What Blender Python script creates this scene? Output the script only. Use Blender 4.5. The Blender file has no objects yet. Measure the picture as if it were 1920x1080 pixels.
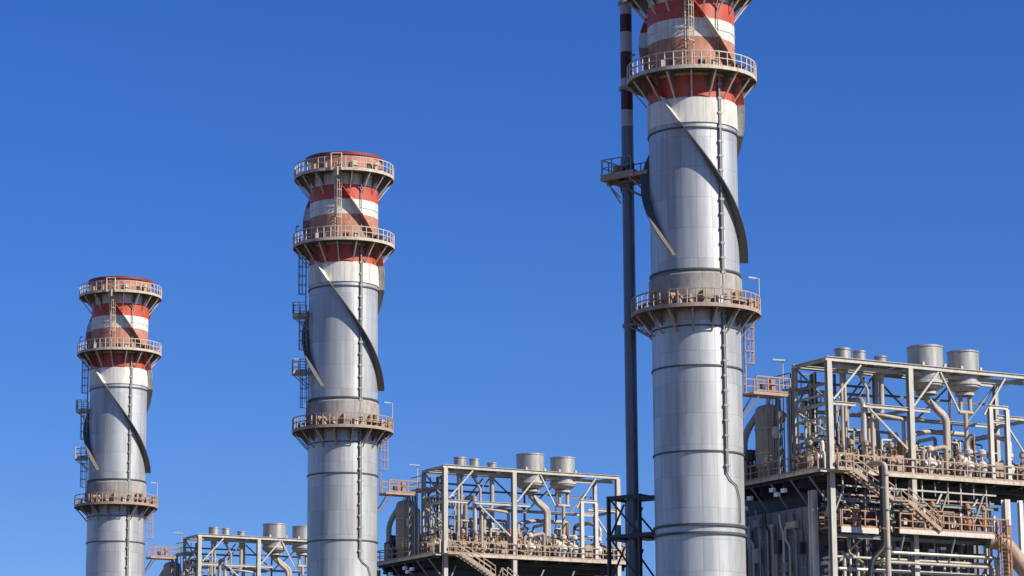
import bpy, math, random
from mathutils import Vector, Matrix
R_ = math.radians
random.seed(7)
SC = bpy.context.scene
COL = SC.collection

# ------------------------------------------------------------------ camera
cam_d = bpy.data.cameras.new('camera')
cam = bpy.data.objects.new('camera', cam_d); COL.objects.link(cam)
F_PX = 5305.08
cam_d.sensor_fit = 'HORIZONTAL'; cam_d.sensor_width = 36.0
cam_d.lens = 36.0 * F_PX / 1920
cam_d.shift_x = 10.24 / 1920; cam_d.shift_y = -8.94 / 1920
cam_d.clip_start = 1.0; cam_d.clip_end = 20000
PITCH, ROLL = 0.1949, -0.0057
cam.location = (0, 0, 1.7)
cam.matrix_world = Matrix.Translation((0, 0, 1.7)) @ Matrix.Rotation(math.pi/2 + PITCH, 4, 'X') @ Matrix.Rotation(ROLL, 4, 'Z')
SC.camera = cam

# ------------------------------------------------------------------ light
SUN_EL = R_(36)
SUN_AZ_RIGHT = R_(60)                       # to the right of the direction back to the camera
sv = Vector((math.sin(SUN_AZ_RIGHT)*math.cos(SUN_EL), -math.cos(SUN_AZ_RIGHT)*math.cos(SUN_EL), math.sin(SUN_EL)))
sun_d = bpy.data.lights.new('sun', 'SUN'); sun_d.energy = 5.0; sun_d.angle = R_(0.5); sun_d.color = (1.0, 0.93, 0.82)
sun = bpy.data.objects.new('sun', sun_d); COL.objects.link(sun)
sun.rotation_euler = (-sv).to_track_quat('-Z', 'Y').to_euler()
W = bpy.data.worlds.new('World'); SC.world = W; W.use_nodes = True
nt = W.node_tree; nt.nodes.clear()
sky = nt.nodes.new('ShaderNodeTexSky'); sky.sky_type = 'NISHITA'; sky.sun_disc = False
sky.sun_elevation = SUN_EL; sky.sun_rotation = math.atan2(sv.x, sv.y)
sky.altitude = 0; sky.air_density = 1.0; sky.dust_density = 0.0; sky.ozone_density = 4.0
hsv = nt.nodes.new('ShaderNodeHueSaturation'); hsv.inputs['Saturation'].default_value = 1.25; hsv.inputs['Value'].default_value = 1.0
tint = nt.nodes.new('ShaderNodeMix'); tint.data_type = 'RGBA'; tint.blend_type = 'MULTIPLY'; tint.inputs[0].default_value = 1.0
tint.inputs[7].default_value = (0.57, 0.70, 1.16, 1)   # deep dry-air blue
bg = nt.nodes.new('ShaderNodeBackground'); bg.inputs[1].default_value = 0.080
wo = nt.nodes.new('ShaderNodeOutputWorld')
nt.links.new(sky.outputs[0], hsv.inputs['Color']); nt.links.new(hsv.outputs[0], tint.inputs[6])
nt.links.new(tint.outputs[2], bg.inputs[0]); nt.links.new(bg.outputs[0], wo.inputs[0])
SC.view_settings.view_transform = 'Standard'; SC.view_settings.look = 'None'
SC.view_settings.exposure = 0.30; SC.view_settings.gamma = 1.0

# ------------------------------------------------------------------ materials
MATS = {}
def mat(name, col, rough=0.6, metal=0.0, var=0.25, scale=1.0, stain=None, stain_amt=0.4, streak=6.0, bump=0.0, seams=None, drip=0.0):
    m = bpy.data.materials.new(name); m.use_nodes = True
    n = m.node_tree.nodes; l = m.node_tree.links
    b = n['Principled BSDF']; b.inputs['Roughness'].default_value = rough; b.inputs['Metallic'].default_value = metal
    tc = n.new('ShaderNodeTexCoord'); mp = n.new('ShaderNodeMapping')
    l.new(tc.outputs['Object'], mp.inputs[0]); mp.inputs['Scale'].default_value = (scale, scale, scale/streak)
    oi = n.new('ShaderNodeObjectInfo'); om = n.new('ShaderNodeMath'); om.operation = 'MULTIPLY'; om.inputs[1].default_value = 60.0
    l.new(oi.outputs['Random'], om.inputs[0]); l.new(om.outputs[0], mp.inputs['Location'])
    no = n.new('ShaderNodeTexNoise'); no.inputs['Scale'].default_value = 1.6; no.inputs['Detail'].default_value = 6; no.inputs['Roughness'].default_value = 0.65
    l.new(mp.outputs[0], no.inputs['Vector'])
    rp = n.new('ShaderNodeValToRGB'); rp.color_ramp.elements[0].position = 0.3; rp.color_ramp.elements[1].position = 0.7
    c = Vector(col)
    rp.color_ramp.elements[0].color = (*(c*(1-var)), 1); rp.color_ramp.elements[1].color = (*(c*(1+var*0.5)), 1)
    l.new(no.outputs['Fac'], rp.inputs[0]); out = rp.outputs[0]
    if stain:
        n2 = n.new('ShaderNodeTexNoise'); n2.inputs['Scale'].default_value = 0.9; n2.inputs['Detail'].default_value = 8; n2.inputs['Roughness'].default_value = 0.7
        l.new(mp.outputs[0], n2.inputs['Vector'])
        r2 = n.new('ShaderNodeValToRGB'); r2.color_ramp.elements[0].position = 0.5; r2.color_ramp.elements[1].position = 0.68
        r2.color_ramp.elements[0].color = (0,0,0,1); r2.color_ramp.elements[1].color = (stain_amt,)*3 + (1,)
        l.new(n2.outputs['Fac'], r2.inputs[0])
        mx = n.new('ShaderNodeMix'); mx.data_type = 'RGBA'
        l.new(r2.outputs[0], mx.inputs[0]); l.new(out, mx.inputs[6]); mx.inputs[7].default_value = (*stain, 1); out = mx.outputs[2]
    if drip:
        mp3 = n.new('ShaderNodeMapping'); l.new(tc.outputs['Object'], mp3.inputs[0]); mp3.inputs['Scale'].default_value = (3.2, 3.2, 0.16)
        l.new(om.outputs[0], mp3.inputs['Location'])
        n3 = n.new('ShaderNodeTexNoise'); n3.inputs['Scale'].default_value = 1.0; n3.inputs['Detail'].default_value = 5; n3.inputs['Roughness'].default_value = 0.7
        l.new(mp3.outputs[0], n3.inputs['Vector'])
        m3 = n.new('ShaderNodeMapRange'); m3.inputs[1].default_value = 0.48; m3.inputs[2].default_value = 0.70; m3.inputs[3].default_value = 0.0; m3.inputs[4].default_value = drip
        l.new(n3.outputs['Fac'], m3.inputs[0])
        x3 = n.new('ShaderNodeMix'); x3.data_type = 'RGBA'; l.new(m3.outputs[0], x3.inputs[0]); l.new(out, x3.inputs[6]); x3.inputs[7].default_value = (0.20, 0.165, 0.13, 1); out = x3.outputs[2]
    if seams:
        # sheet seams: fine vertical joints of cladding by angle, and horizontal sheet laps
        sx = n.new('ShaderNodeSeparateXYZ'); l.new(tc.outputs['Object'], sx.inputs[0])
        at = n.new('ShaderNodeMath'); at.operation = 'ARCTAN2'; l.new(sx.outputs[1], at.inputs[0]); l.new(sx.outputs[0], at.inputs[1])
        mu = n.new('ShaderNodeMath'); mu.operation = 'MULTIPLY'; mu.inputs[1].default_value = seams/(2*math.pi); l.new(at.outputs[0], mu.inputs[0])
        fl = n.new('ShaderNodeMath'); fl.operation = 'FLOOR'; l.new(mu.outputs[0], fl.inputs[0])
        zd = n.new('ShaderNodeMath'); zd.operation = 'DIVIDE'; zd.inputs[1].default_value = 2.3; l.new(sx.outputs[2], zd.inputs[0])
        zf = n.new('ShaderNodeMath'); zf.operation = 'FLOOR'; l.new(zd.outputs[0], zf.inputs[0])
        cb = n.new('ShaderNodeCombineXYZ'); l.new(fl.outputs[0], cb.inputs[0]); l.new(zf.outputs[0], cb.inputs[1])
        wn = n.new('ShaderNodeTexWhiteNoise'); wn.noise_dimensions = '2D'; l.new(cb.outputs[0], wn.inputs['Vector'])
        mr = n.new('ShaderNodeMapRange'); mr.inputs[3].default_value = 0.85; mr.inputs[4].default_value = 1.05; l.new(wn.outputs['Value'], mr.inputs[0])
        # dark joint line
        fr = n.new('ShaderNodeMath'); fr.operation = 'FRACT'; l.new(mu.outputs[0], fr.inputs[0])
        lt = n.new('ShaderNodeMath'); lt.operation = 'LESS_THAN'; lt.inputs[1].default_value = 0.05; l.new(fr.outputs[0], lt.inputs[0])
        fz = n.new('ShaderNodeMath'); fz.operation = 'FRACT'; l.new(zd.outputs[0], fz.inputs[0])
        lz = n.new('ShaderNodeMath'); lz.operation = 'LESS_THAN'; lz.inputs[1].default_value = 0.02; l.new(fz.outputs[0], lz.inputs[0])
        ma = n.new('ShaderNodeMath'); ma.operation = 'MAXIMUM'; l.new(lt.outputs[0], ma.inputs[0]); l.new(lz.outputs[0], ma.inputs[1])
        ms = n.new('ShaderNodeMath'); ms.operation = 'MULTIPLY'; ms.inputs[1].default_value = 0.20; l.new(ma.outputs[0], ms.inputs[0])
        sb = n.new('ShaderNodeMath'); sb.operation = 'SUBTRACT'; l.new(mr.outputs[0], sb.inputs[0]); l.new(ms.outputs[0], sb.inputs[1])
        vm = n.new('ShaderNodeVectorMath'); vm.operation = 'SCALE'; l.new(out, vm.inputs[0]); l.new(sb.outputs[0], vm.inputs['Scale']); out = vm.outputs[0]
    l.new(out, b.inputs['Base Color'])
    rr = n.new('ShaderNodeMapRange'); rr.inputs[3].default_value = max(0.05, rough-0.08); rr.inputs[4].default_value = min(1, rough+0.1)
    l.new(no.outputs['Fac'], rr.inputs[0]); l.new(rr.outputs[0], b.inputs['Roughness'])
    if bump:
        bp = n.new('ShaderNodeBump'); bp.inputs['Strength'].default_value = bump; bp.inputs['Distance'].default_value = 0.05
        l.new(no.outputs['Fac'], bp.inputs['Height']); l.new(bp.outputs[0], b.inputs['Normal'])
    MATS[name] = m
    return m
mat('cladding', (0.55, 0.565, 0.54), 0.48, 0.45, 0.16, 0.8, (0.35, 0.31, 0.26), 0.6, 12, 0.08, seams=18, drip=0.20)
mat('insulation', (0.40, 0.39, 0.35), 0.7, 0.1, 0.3, 1.2, (0.30, 0.20, 0.13), 0.6, 3, 0.05, seams=22, drip=0.60)
mat('white_paint', (0.74, 0.72, 0.63), 0.5, 0, 0.18, 1.0, (0.40, 0.33, 0.25), 0.65, 6, drip=0.45)
mat('red_paint', (0.56, 0.075, 0.032), 0.5, 0, 0.3, 1.5, (0.36, 0.15, 0.09), 0.6, 3, drip=0.40)
mat('faded_red', (0.52, 0.22, 0.14), 0.65, 0, 0.45, 2.0, (0.45, 0.27, 0.18), 0.8, 2, drip=0.40)
mat('rim_red', (0.25, 0.03, 0.02), 0.6, 0, 0.3, 2.0)
mat('ring_steel', (0.10, 0.10, 0.10), 0.55, 0.3, 0.3, 2)
mat('strake_grey', (0.12, 0.115, 0.105), 0.6, 0.0, 0.25, 2)
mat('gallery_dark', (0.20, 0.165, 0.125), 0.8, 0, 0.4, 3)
mat('gallery_steel', (0.58, 0.51, 0.39), 0.65, 0, 0.3, 2.5, (0.34, 0.19, 0.10), 0.7, 2)
mat('grating_dark', (0.10, 0.085, 0.07), 0.8, 0, 0.4, 3)
mat('cream_steel', (0.52, 0.50, 0.42), 0.55, 0, 0.2, 2, (0.38, 0.29, 0.20), 0.6, 3, drip=0.30)
mat('tan_steel', (0.42, 0.32, 0.235), 0.65, 0, 0.3, 2.5, (0.36, 0.18, 0.09), 0.7, 2, drip=0.35)
mat('orange_steel', (0.42, 0.235, 0.13), 0.6, 0, 0.35, 2.5, (0.30, 0.12, 0.05), 0.6, 2)
mat('grey_steel', (0.25, 0.27, 0.26), 0.55, 0.2, 0.25, 2, (0.22, 0.16, 0.11), 0.5, 3)
mat('black_pipe', (0.018, 0.018, 0.018), 0.5, 0, 0.3, 2)
mat('conduit', (0.30, 0.31, 0.28), 0.55, 0.2, 0.3, 2)
mat('duct_tan', (0.42, 0.31, 0.21), 0.6, 0.1, 0.3, 1.5, (0.28, 0.16, 0.09), 0.5, 4)
mat('dark_steel', (0.055, 0.06, 0.062), 0.55, 0.2, 0.4, 2)
mat('flue_dark', (0.16, 0.175, 0.20), 0.4, 0.5, 0.2, 1.5, drip=0.40)
mat('flue_white', (0.42, 0.42, 0.40), 0.5, 0, 0.15, 1.5)  # white of the flue bands, dimmed to hold some of their shade
mat('flue_red_shaded', (0.085, 0.02, 0.02), 0.5, 0, 0.3, 1.5)  # shade on the flue is put into this darkened red
mat('silencer', (0.47, 0.46, 0.42), 0.45, 0.45, 0.2, 2, (0.33, 0.27, 0.2), 0.6, 6, drip=0.50)
mat('pipe_lagging', (0.48, 0.46, 0.40), 0.4, 0.4, 0.2, 2, (0.36, 0.28, 0.2), 0.5, 4)
mat('pipe_tan', (0.47, 0.41, 0.33), 0.6, 0.1, 0.25, 2, (0.3, 0.18, 0.1), 0.5, 4, drip=0.35)
mat('casing', (0.22, 0.23, 0.27), 0.6, 0.3, 0.25, 0.8, (0.32, 0.27, 0.22), 0.5, 6, 0.05, drip=0.50)
mat('casing_light', (0.44, 0.42, 0.36), 0.6, 0.1, 0.25, 1, (0.32, 0.24, 0.17), 0.5, 6)
mat('valve_pale', (0.62, 0.58, 0.50), 0.5, 0.1, 0.25, 3)
mat('valve_blue', (0.10, 0.17, 0.32), 0.5, 0.1, 0.25, 3)
mat('lamp_head', (0.70, 0.78, 0.80), 0.35, 0.2, 0.1, 3)
mat('ground', (0.17, 0.135, 0.10), 0.95, 0, 0.25, 0.05, (0.25, 0.20, 0.14), 0.5, 1)
mat('concrete', (0.16, 0.15, 0.135), 0.9, 0, 0.2, 0.3, None, 0, 1)

# ------------------------------------------------------------------ mesh builder
class MB:
    def __init__(s): s.v = []; s.f = []; s.m = []; s.sm = []
    def add(s, vs, fs, mi=0, smooth=False):
        o = len(s.v); s.v += [tuple(x) for x in vs]
        for f in fs: s.f.append([i+o for i in f]); s.m.append(mi); s.sm.append(smooth)
        return s
    def box(s, a, b, mi=0):
        x0,y0,z0 = a; x1,y1,z1 = b
        vs = [(x0,y0,z0),(x1,y0,z0),(x1,y1,z0),(x0,y1,z0),(x0,y0,z1),(x1,y0,z1),(x1,y1,z1),(x0,y1,z1)]
        return s.add(vs, [(3,2,1,0),(4,5,6,7),(0,1,5,4),(1,2,6,5),(2,3,7,6),(3,0,4,7)], mi)
    def frame(s, p0, p1, side=None):
        p0 = Vector(p0); p1 = Vector(p1); d = (p1-p0).normalized()
        up = Vector((0,0,1)) if side is None else Vector(side)
        if abs(d.dot(up)) > 0.98: up = Vector((1,0,0))
        a = d.cross(up).normalized(); b = a.cross(d).normalized()
        return p0, p1, a, b
    def beam(s, p0, p1, w, h=None, mi=0, side=None):
        h = h or w; p0, p1, a, b = s.frame(p0, p1, side)
        vs = [p + a*i*w/2 + b*j*h/2 for p in (p0,p1) for i,j in ((-1,-1),(1,-1),(1,1),(-1,1))]
        return s.add(vs, [(0,1,2,3),(7,6,5,4),(4,5,1,0),(5,6,2,1),(6,7,3,2),(7,4,0,3)], mi)
    def ibeam(s, p0, p1, w, h, t=0.04, mi=0, side=None):
        q0, q1, a, b = s.frame(p0, p1, side)
        s.beam(p0, p1, t, h-2*t, mi, side)
        for k in (-1, 1):
            o = b*k*(h/2-t/2); s.beam(q0+o, q1+o, w, t, mi, side)
        return s
    def tube(s, p0, p1, r, n=10, mi=0, r1=None, caps=True):
        r1 = r if r1 is None else r1
        p0, p1, a, b = s.frame(p0, p1)
        vs = []
        for p, rr in ((p0,r),(p1,r1)):
            for i in range(n):
                t = 2*math.pi*i/n; vs.append(p + a*math.cos(t)*rr + b*math.sin(t)*rr)
        s.add(vs, [(i,(i+1)%n,n+(i+1)%n,n+i) for i in range(n)], mi, True)
        if caps:
            s.add(vs[:n], [tuple(reversed(range(n)))], mi); s.add(vs[n:], [tuple(range(n))], mi)
        return s
    def path(s, pts, r, n=10, mi=0, bend=3):
        """round pipe through points with rounded elbows"""
        P = [Vector(p) for p in pts]; Q = [P[0]]
        for i in range(1, len(P)-1):
            a, b, c = P[i-1], P[i], P[i+1]; k = min((b-a).length, (c-b).length, r*4)*0.45
            s0 = b+(a-b).normalized()*k; s1 = b+(c-b).normalized()*k
            for j in range(bend+1):
                t = j/bend; Q.append(s0*(1-t)**2 + b*2*t*(1-t) + s1*t*t)
        Q.append(P[-1])
        vs = []; 
        a = None
        for i, q in enumerate(Q):
            d = (Q[min(i+1,len(Q)-1)]-Q[max(i-1,0)]).normalized()
            if a is None:
                up = Vector((0,0,1)) if abs(d.z) < 0.95 else Vector((1,0,0))
                a = d.cross(up).normalized()
            else: a = (a - d*a.dot(d)).normalized()
            b = d.cross(a)
            for j in range(n):
                t = 2*math.pi*j/n; vs.append(q + a*math.cos(t)*r + b*math.sin(t)*r)
        fs = [(i*n+j, i*n+(j+1)%n, (i+1)*n+(j+1)%n, (i+1)*n+j) for i in range(len(Q)-1) for j in range(n)]
        s.add(vs, fs, mi, True)
        s.add(vs[:n], [tuple(reversed(range(n)))], mi); s.add(vs[-n:], [tuple(range(n))], mi)
        return s
    def lathe(s, prof, c=(0,0), n=48, mis=None, caps=False, smooth=True):
        """prof: list of (r,z); mis: material of each segment"""
        vs = []
        for r, z in prof:
            for i in range(n):
                t = 2*math.pi*i/n; vs.append((c[0]+r*math.cos(t), c[1]+r*math.sin(t), z))
        for k in range(len(prof)-1):
            # separate rings so that sharp profile corners stay sharp
            o = k*n; seg = vs[o:o+2*n]
            s.add(seg, [(i,(i+1)%n,n+(i+1)%n,n+i) for i in range(n)], (mis[k] if mis else 0), smooth)
        if caps:
            s.add(vs[:n], [tuple(reversed(range(n)))], mis[0] if mis else 0); s.add(vs[-n:], [tuple(range(n))], mis[-1] if mis else 0)
        return s
    def ring(s, r0, r1, z0, z1, c=(0,0), n=48, mi=0):
        return s.lathe([(r0,z0),(r1,z0),(r1,z1),(r0,z1),(r0,z0)], c, n, [mi]*4)
    def torus(s, c, R, r, axis='z', n=16, m=6, mi=0):
        vs = []
        for i in range(n):
            t = 2*math.pi*i/n
            for j in range(m):
                q = 2*math.pi*j/m; x = (R+r*math.cos(q))*math.cos(t); y = (R+r*math.cos(q))*math.sin(t); z = r*math.sin(q)
                p = (x,y,z) if axis == 'z' else ((x,z,y) if axis == 'y' else (z,x,y))
                vs.append((c[0]+p[0], c[1]+p[1], c[2]+p[2]))
        return s.add(vs, [(i*m+j, ((i+1)%n)*m+j, ((i+1)%n)*m+(j+1)%m, i*m+(j+1)%m) for i in range(n) for j in range(m)], mi, True)

# ------------------------------------------------------------------ units (three identical lines, receding to the left)
UROT = 0.514
UNIT = {'C': Vector((14.073, 206.819, 0)), 'B': Vector((-15.662, 266.746, 0)), 'A': Vector((-45.398, 326.674, 0))}
RM = Matrix.Rotation(UROT, 3, 'Z')
DESC = {'C': 'nearest stack', 'B': 'middle stack', 'A': 'farthest stack'}
THINGS = []
def link_mesh(name, mb, mats, base):
    me = bpy.data.meshes.new(name)
    bx = Vector(base)
    me.from_pydata([tuple(Vector(v)-bx) for v in mb.v], [], mb.f)
    for m in (mats if isinstance(mats, (list, tuple)) else [mats]): me.materials.append(MATS[m])
    me.polygons.foreach_set('material_index', mb.m); me.polygons.foreach_set('use_smooth', mb.sm)
    me.update()
    o = bpy.data.objects.new(name, me); COL.objects.link(o)
    return o
class Thing:
    """a thing of unit C; label holds {S} for the stack it belongs to; copies='BA' repeats it at the other units"""
    def __init__(s, name, label, cat, base=(0,0,0), group=None, copies='BA', mesh=None, mats=None, only=None):
        s.base = Vector(base); s.label = label; s.copies = copies
        if mesh is not None: s.root = link_mesh(name, mesh, mats, base)
        else:
            s.root = bpy.data.objects.new(name, None); COL.objects.link(s.root); s.root.empty_display_size = 0.5
        s.root['category'] = cat
        s.root['label'] = label.replace('{S}', DESC['C'])
        if group: s.root['group'] = group
        s.place(s.root, 'C'); THINGS.append(s)
    def place(s, o, k):
        o.location = UNIT[k] + RM @ s.base; o.rotation_euler = (0, 0, UROT)
    def part(s, name, mb, mats, parent=None, label=None):
        o = link_mesh(name, mb, mats, s.base); o.parent = parent or s.root
        if label: o['label'] = label
        return o
def copy_tree(o, parent=None, skip=()):
    if any(o.name.split('.')[0] == q for q in skip): return None
    c = o.copy(); COL.objects.link(c)
    if parent: c.parent = parent
    for ch in list(o.children): copy_tree(ch, c, skip)
    return c
def spread():
    for t in THINGS:
        for k in t.copies:
            c = copy_tree(t.root); t.place(c, k)
            c['label'] = (t.alt.get(k) if hasattr(t, 'alt') and k in t.alt else t.label.replace('{S}', DESC[k]))

# shared shapes ----------------------------------------------------
def rail_line(mb, p0, p1, h=1.1, step=1.3, r=0.035, toe=0.12, mi=0):
    p0 = Vector(p0); p1 = Vector(p1); L = (p1-p0).length; n = max(1, round(L/step)); Z = Vector((0,0,1))
    for i in range(n+1):
        q = p0.lerp(p1, i/n); mb.beam(q, q+Z*h, 2*r, 2*r, mi)
    mb.beam(p0+Z*h, p1+Z*h, 2.2*r, 2.2*r, mi); mb.beam(p0+Z*h*0.52, p1+Z*h*0.52, 1.7*r, 1.7*r, mi)
    if toe: mb.beam(p0+Z*toe/2, p1+Z*toe/2, 0.02, toe, mi)
def rail_ring(mb, R, z, a0, a1, h=1.1, n=32, r=0.035, toe=0.15, mi=0):
    pts = [(R*math.cos(a0+(a1-a0)*i/n), R*math.sin(a0+(a1-a0)*i/n), z) for i in range(n+1)]
    for i, p in enumerate(pts):
        p = Vector(p); mb.beam(p, p+Vector((0,0,h)), 2*r, 2*r, mi)
        if i < n:
            q = Vector(pts[i+1])
            for hh, rr in ((h, 1.2), (h*0.52, 0.9)): mb.beam(p+Vector((0,0,hh)), q+Vector((0,0,hh)), 2*r*rr, 2*r*rr, mi)
            if toe: mb.beam(p+Vector((0,0,toe/2)), q+Vector((0,0,toe/2)), 0.02, toe, mi)
def ladder(mb, c, az, r, z0, z1, w=0.5, cage=True, mi=0, ext=1.0):
    """ladder on a round shell: stands r out along azimuth az"""
    e = Vector((math.cos(az), math.sin(az), 0)); t = Vector((-e.y, e.x, 0)); c = Vector((c[0], c[1], 0))
    for s_ in (-1, 1):
        p = c+e*r+t*s_*w/2; mb.beam(p+Vector((0,0,z0)), p+Vector((0,0,z1+ext)), 0.08, 0.05, mi)
    z = z0+0.2
    while z < z1: mb.beam(c+e*r-t*w/2+Vector((0,0,z)), c+e*r+t*w/2+Vector((0,0,z)), 0.03, 0.03, mi); z += 0.3
    if cage:
        nn = 7; zz = z0+2.1; hoops = []
        while zz < z1+ext: hoops.append(zz); zz += 0.9
        def hp(i, z): 
            q = math.pi*i/(nn-1); return c+e*(r+0.72*math.sin(q)*1.0)+t*0.38*math.cos(q)+Vector((0,0,z))
        for z in hoops:
            for i in range(nn-1): mb.beam(hp(i,z), hp(i+1,z), 0.06, 0.05, mi)
        if hoops:
            for i in (1,2,3,4,5): mb.beam(hp(i,hoops[0]), hp(i,hoops[-1]), 0.04, 0.04, mi)
def stairs(p0, p1, w, T, name_prefix=''):
    """stair run from p0 (top) to p1 (bottom), width w along +y; parts: stringer, tread, handrail"""
    p0 = Vector(p0); p1 = Vector(p1)
    for dy in (0, w):
        o = Vector((0,dy,0)); mb = MB().beam(p0+o, p1+o, 0.06, 0.30); T.part('stringer', mb, 'tan_steel')
        rm = MB(); n = max(2, int((p1-p0).length/1.1))
        for i in range(n+1):
            q = p0.lerp(p1, i/n)+o; rm.beam(q, q+Vector((0,0,1.0)), 0.06, 0.06)
        rm.beam(p0+o+Vector((0,0,1.0)), p1+o+Vector((0,0,1.0)), 0.08, 0.08); rm.beam(p0+o+Vector((0,0,.55)), p1+o+Vector((0,0,.55)), 0.06, 0.06)
        T.part('handrail', rm, 'tan_steel')
    tm = MB(); n = max(3, int(abs(p0.z-p1.z)/0.2))
    for i in range(1, n):
        q = p0.lerp(p1, i/n); tm.box((q.x-0.13, q.y+0.03, q.z-0.02), (q.x+0.13, q.y+w-0.03, q.z+0.02))
    T.part('treads', tm, 'gallery_steel')

# ================================================================== SETTING
g = MB(); g.box((-9000,-3000,-1.0), (9000,12000,0.0))
def world_mesh(name, mb, mats):
    o = link_mesh(name, mb, mats, (0,0,0)); o['kind'] = 'structure'; return o
world_mesh('ground', g, 'ground')
pv = MB(); pv.box((-110,150,-0.5), (110,420,0.004)); world_mesh('pavement', pv, 'concrete')

# ================================================================== STACKS
RS = 3.3
Z_RIM, Z_TOP, Z_MID, Z_LOW = 66.58, 64.45, 57.66, 39.77      # rim, undersides of the three galleries
def band(z):
    if z > Z_TOP+0.3: return 2
    if z > 63.5: return 1
    if z > 62.05: return 3
    if z > 60.6: return 1
    if z > Z_MID+0.15: return 2
    if z > 55.95: return 3
    if z > 54.0: return 1
    return 0
SHELLMATS = ['cladding', 'white_paint', 'faded_red', 'red_paint', 'rim_red', 'insulation', 'strake_grey']
def strake_az(z, k): return R_(-158 + (55.8-z)*10.93 + 120*k)

st = Thing('exhaust_stack', 'tallest and nearest of the three striped steel stacks, with a thin dark flue beside it', 'chimney', (0,0,0), 'exhaust stacks in a receding row')
st.alt = {'B': 'middle of the three striped steel stacks, with its red rimmed top in view', 'A': 'smallest looking, farthest left of the three striped steel stacks'}
sh = MB()
zs = [0, 10, 23.3, 24.0, 27.88, 34.0, Z_LOW+0.2, 42.84, 48, 54.0, 55.95, Z_MID+0.15, 60.6, 62.05, 63.5, Z_TOP+0.3]
sh.lathe([(RS,z) for z in zs], n=96, mis=[(5 if Z_LOW < (a+b)/2 < 42.84 else band((a+b)/2)) for a,b in zip(zs, zs[1:])])
# flared head above the top gallery and the dark open mouth
sh.lathe([(RS,Z_TOP+0.3),(3.62,Z_TOP+0.3),(3.62,Z_RIM-0.28),(3.78,Z_RIM-0.28),(3.78,Z_RIM),(3.45,Z_RIM),(3.45,Z_RIM-0.6),(3.2,Z_RIM-0.6),(3.2,Z_TOP-6)], n=96, mis=[2,2,4,4,4,4,4,4])
sh.lathe([(3.2,Z_TOP-6),(0.01,Z_TOP-6)], n=96, mis=[4])
st.part('shell', sh, SHELLMATS)
for z, rr, hh in ((53.62,0.10,0.10),(42.9,0.12,0.12),(38.7,0.08,0.08),(35.75,0.09,0.10),(29.45,0.09,0.10),(24.1,0.14,0.16),(23.5,0.14,0.16),(17.0,.09,.1),(61.3,0.05,0.06)):
    st.part('stiffening_ring', MB().ring(RS-0.02, RS+rr, z-hh/2-0.02, z+hh/2, n=96), 'ring_steel' if z < 60 else 'white_paint')
st.part('painted_band', MB().lathe([(RS,54.0),(RS+0.09,54.0),(RS+0.09,55.88),(RS,55.93)], n=96), 'white_paint')
# the insulated collar above the low gallery
st.part('insulated_collar', MB().lathe([(RS,39.9),(RS+0.17,39.9),(RS+0.17,42.55),(RS,42.75)], n=96), 'insulation')
for k in range(3):
    s_ = MB(); z0, z1, N = 44.0, Z_TOP-0.15, 110
    dep, th = 0.66, 0.06
    for i in range(N):
        za, zb = z0+(z1-z0)*i/N, z0+(z1-z0)*(i+1)/N
        vs = []
        for z in (za, zb):
            a = strake_az(z, k); e = Vector((math.cos(a), math.sin(a), 0))
            for r, dz in ((RS-0.02,-th),(RS+dep,-th),(RS+dep,th),(RS-0.02,th)): vs.append(e*r+Vector((0,0,z+dz)))
        fs = [(0,1,5,4),(1,2,6,5),(2,3,7,6)]
        if i == 0: fs.append((3,2,1,0))
        if i == N-1: fs.append((4,5,6,7))
        b_ = band((za+zb)/2); s_.add(vs, fs, 6 if b_ == 0 else b_)
    st.part('helical_strake', s_, SHELLMATS)
# galleries
def gallery(T, z, R, mt='gallery_steel', conedrop=1.75, nbr=16, a_off=0.0, hrail=1.12):
    dk = MB(); dk.ring(RS+0.01, R, z+0.14, z+0.28, n=72, mi=1)       # floor
    dk.ring(R, R+0.07, z+0.06, z+0.34, n=72, mi=0)                         # edge channel
    dk.ring(RS+0.005, RS+0.14, z-0.05, z+0.12, n=72, mi=0)
    d = T.part('gallery', dk, [mt, 'grating_dark'])
    rl = MB(); rail_ring(rl, R+0.02, z+0.34, 0, 2*math.pi, hrail-0.06, n=44, r=0.033, toe=0.0)
    T.part('railing', rl, mt, d)
    for i in range(nbr):
        a = a_off+2*math.pi*i/nbr; e = Vector((math.cos(a), math.sin(a), 0)); t = Vector((-e.y,e.x,0))
        b = MB(); b.beam(e*(RS+0.02)+Vector((0,0,z+0.03)), e*(R-0.02)+Vector((0,0,z+0.03)), 0.10, 0.2, 1)
        b.beam(e*(R-0.12)+Vector((0,0,z-0.04)), e*(RS+0.03)+Vector((0,0,z-conedrop)), 0.12, 0.09)
        tri = [e*(RS+0.01)+Vector((0,0,z-0.04)), e*(RS+0.95)+Vector((0,0,z-0.04)), e*(RS+0.01)+Vector((0,0,z-conedrop*0.62))]
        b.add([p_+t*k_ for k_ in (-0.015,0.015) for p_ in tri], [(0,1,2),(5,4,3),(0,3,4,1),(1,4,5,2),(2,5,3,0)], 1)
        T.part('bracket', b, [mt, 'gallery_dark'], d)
    return d
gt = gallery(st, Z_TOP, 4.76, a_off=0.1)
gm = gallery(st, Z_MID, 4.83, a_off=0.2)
rg = random.Random(11)
for zz_, par_ in ((Z_TOP, gt), (Z_MID, gm)):
    for dg in (-170,-155,-143,-112,-98,-84,-66,-50,-36,-20,150):
        a = R_(dg+rg.uniform(-4,4)); e = Vector((math.cos(a), math.sin(a), 0)); p = e*rg.uniform(3.75,4.5)+Vector((0,0,zz_+0.29))
        st.part('cabinet', MB().beam(p, p+Vector((0,0,rg.uniform(.4,1.0))), rg.uniform(.2,.6), rg.uniform(.2,.45)), rg.choice(('dark_steel','tan_steel','gallery_steel','orange_steel','dark_steel')), par_)
gl = gallery(st, Z_LOW, 4.75, mt='tan_steel', a_off=0.15, conedrop=1.5)
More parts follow.
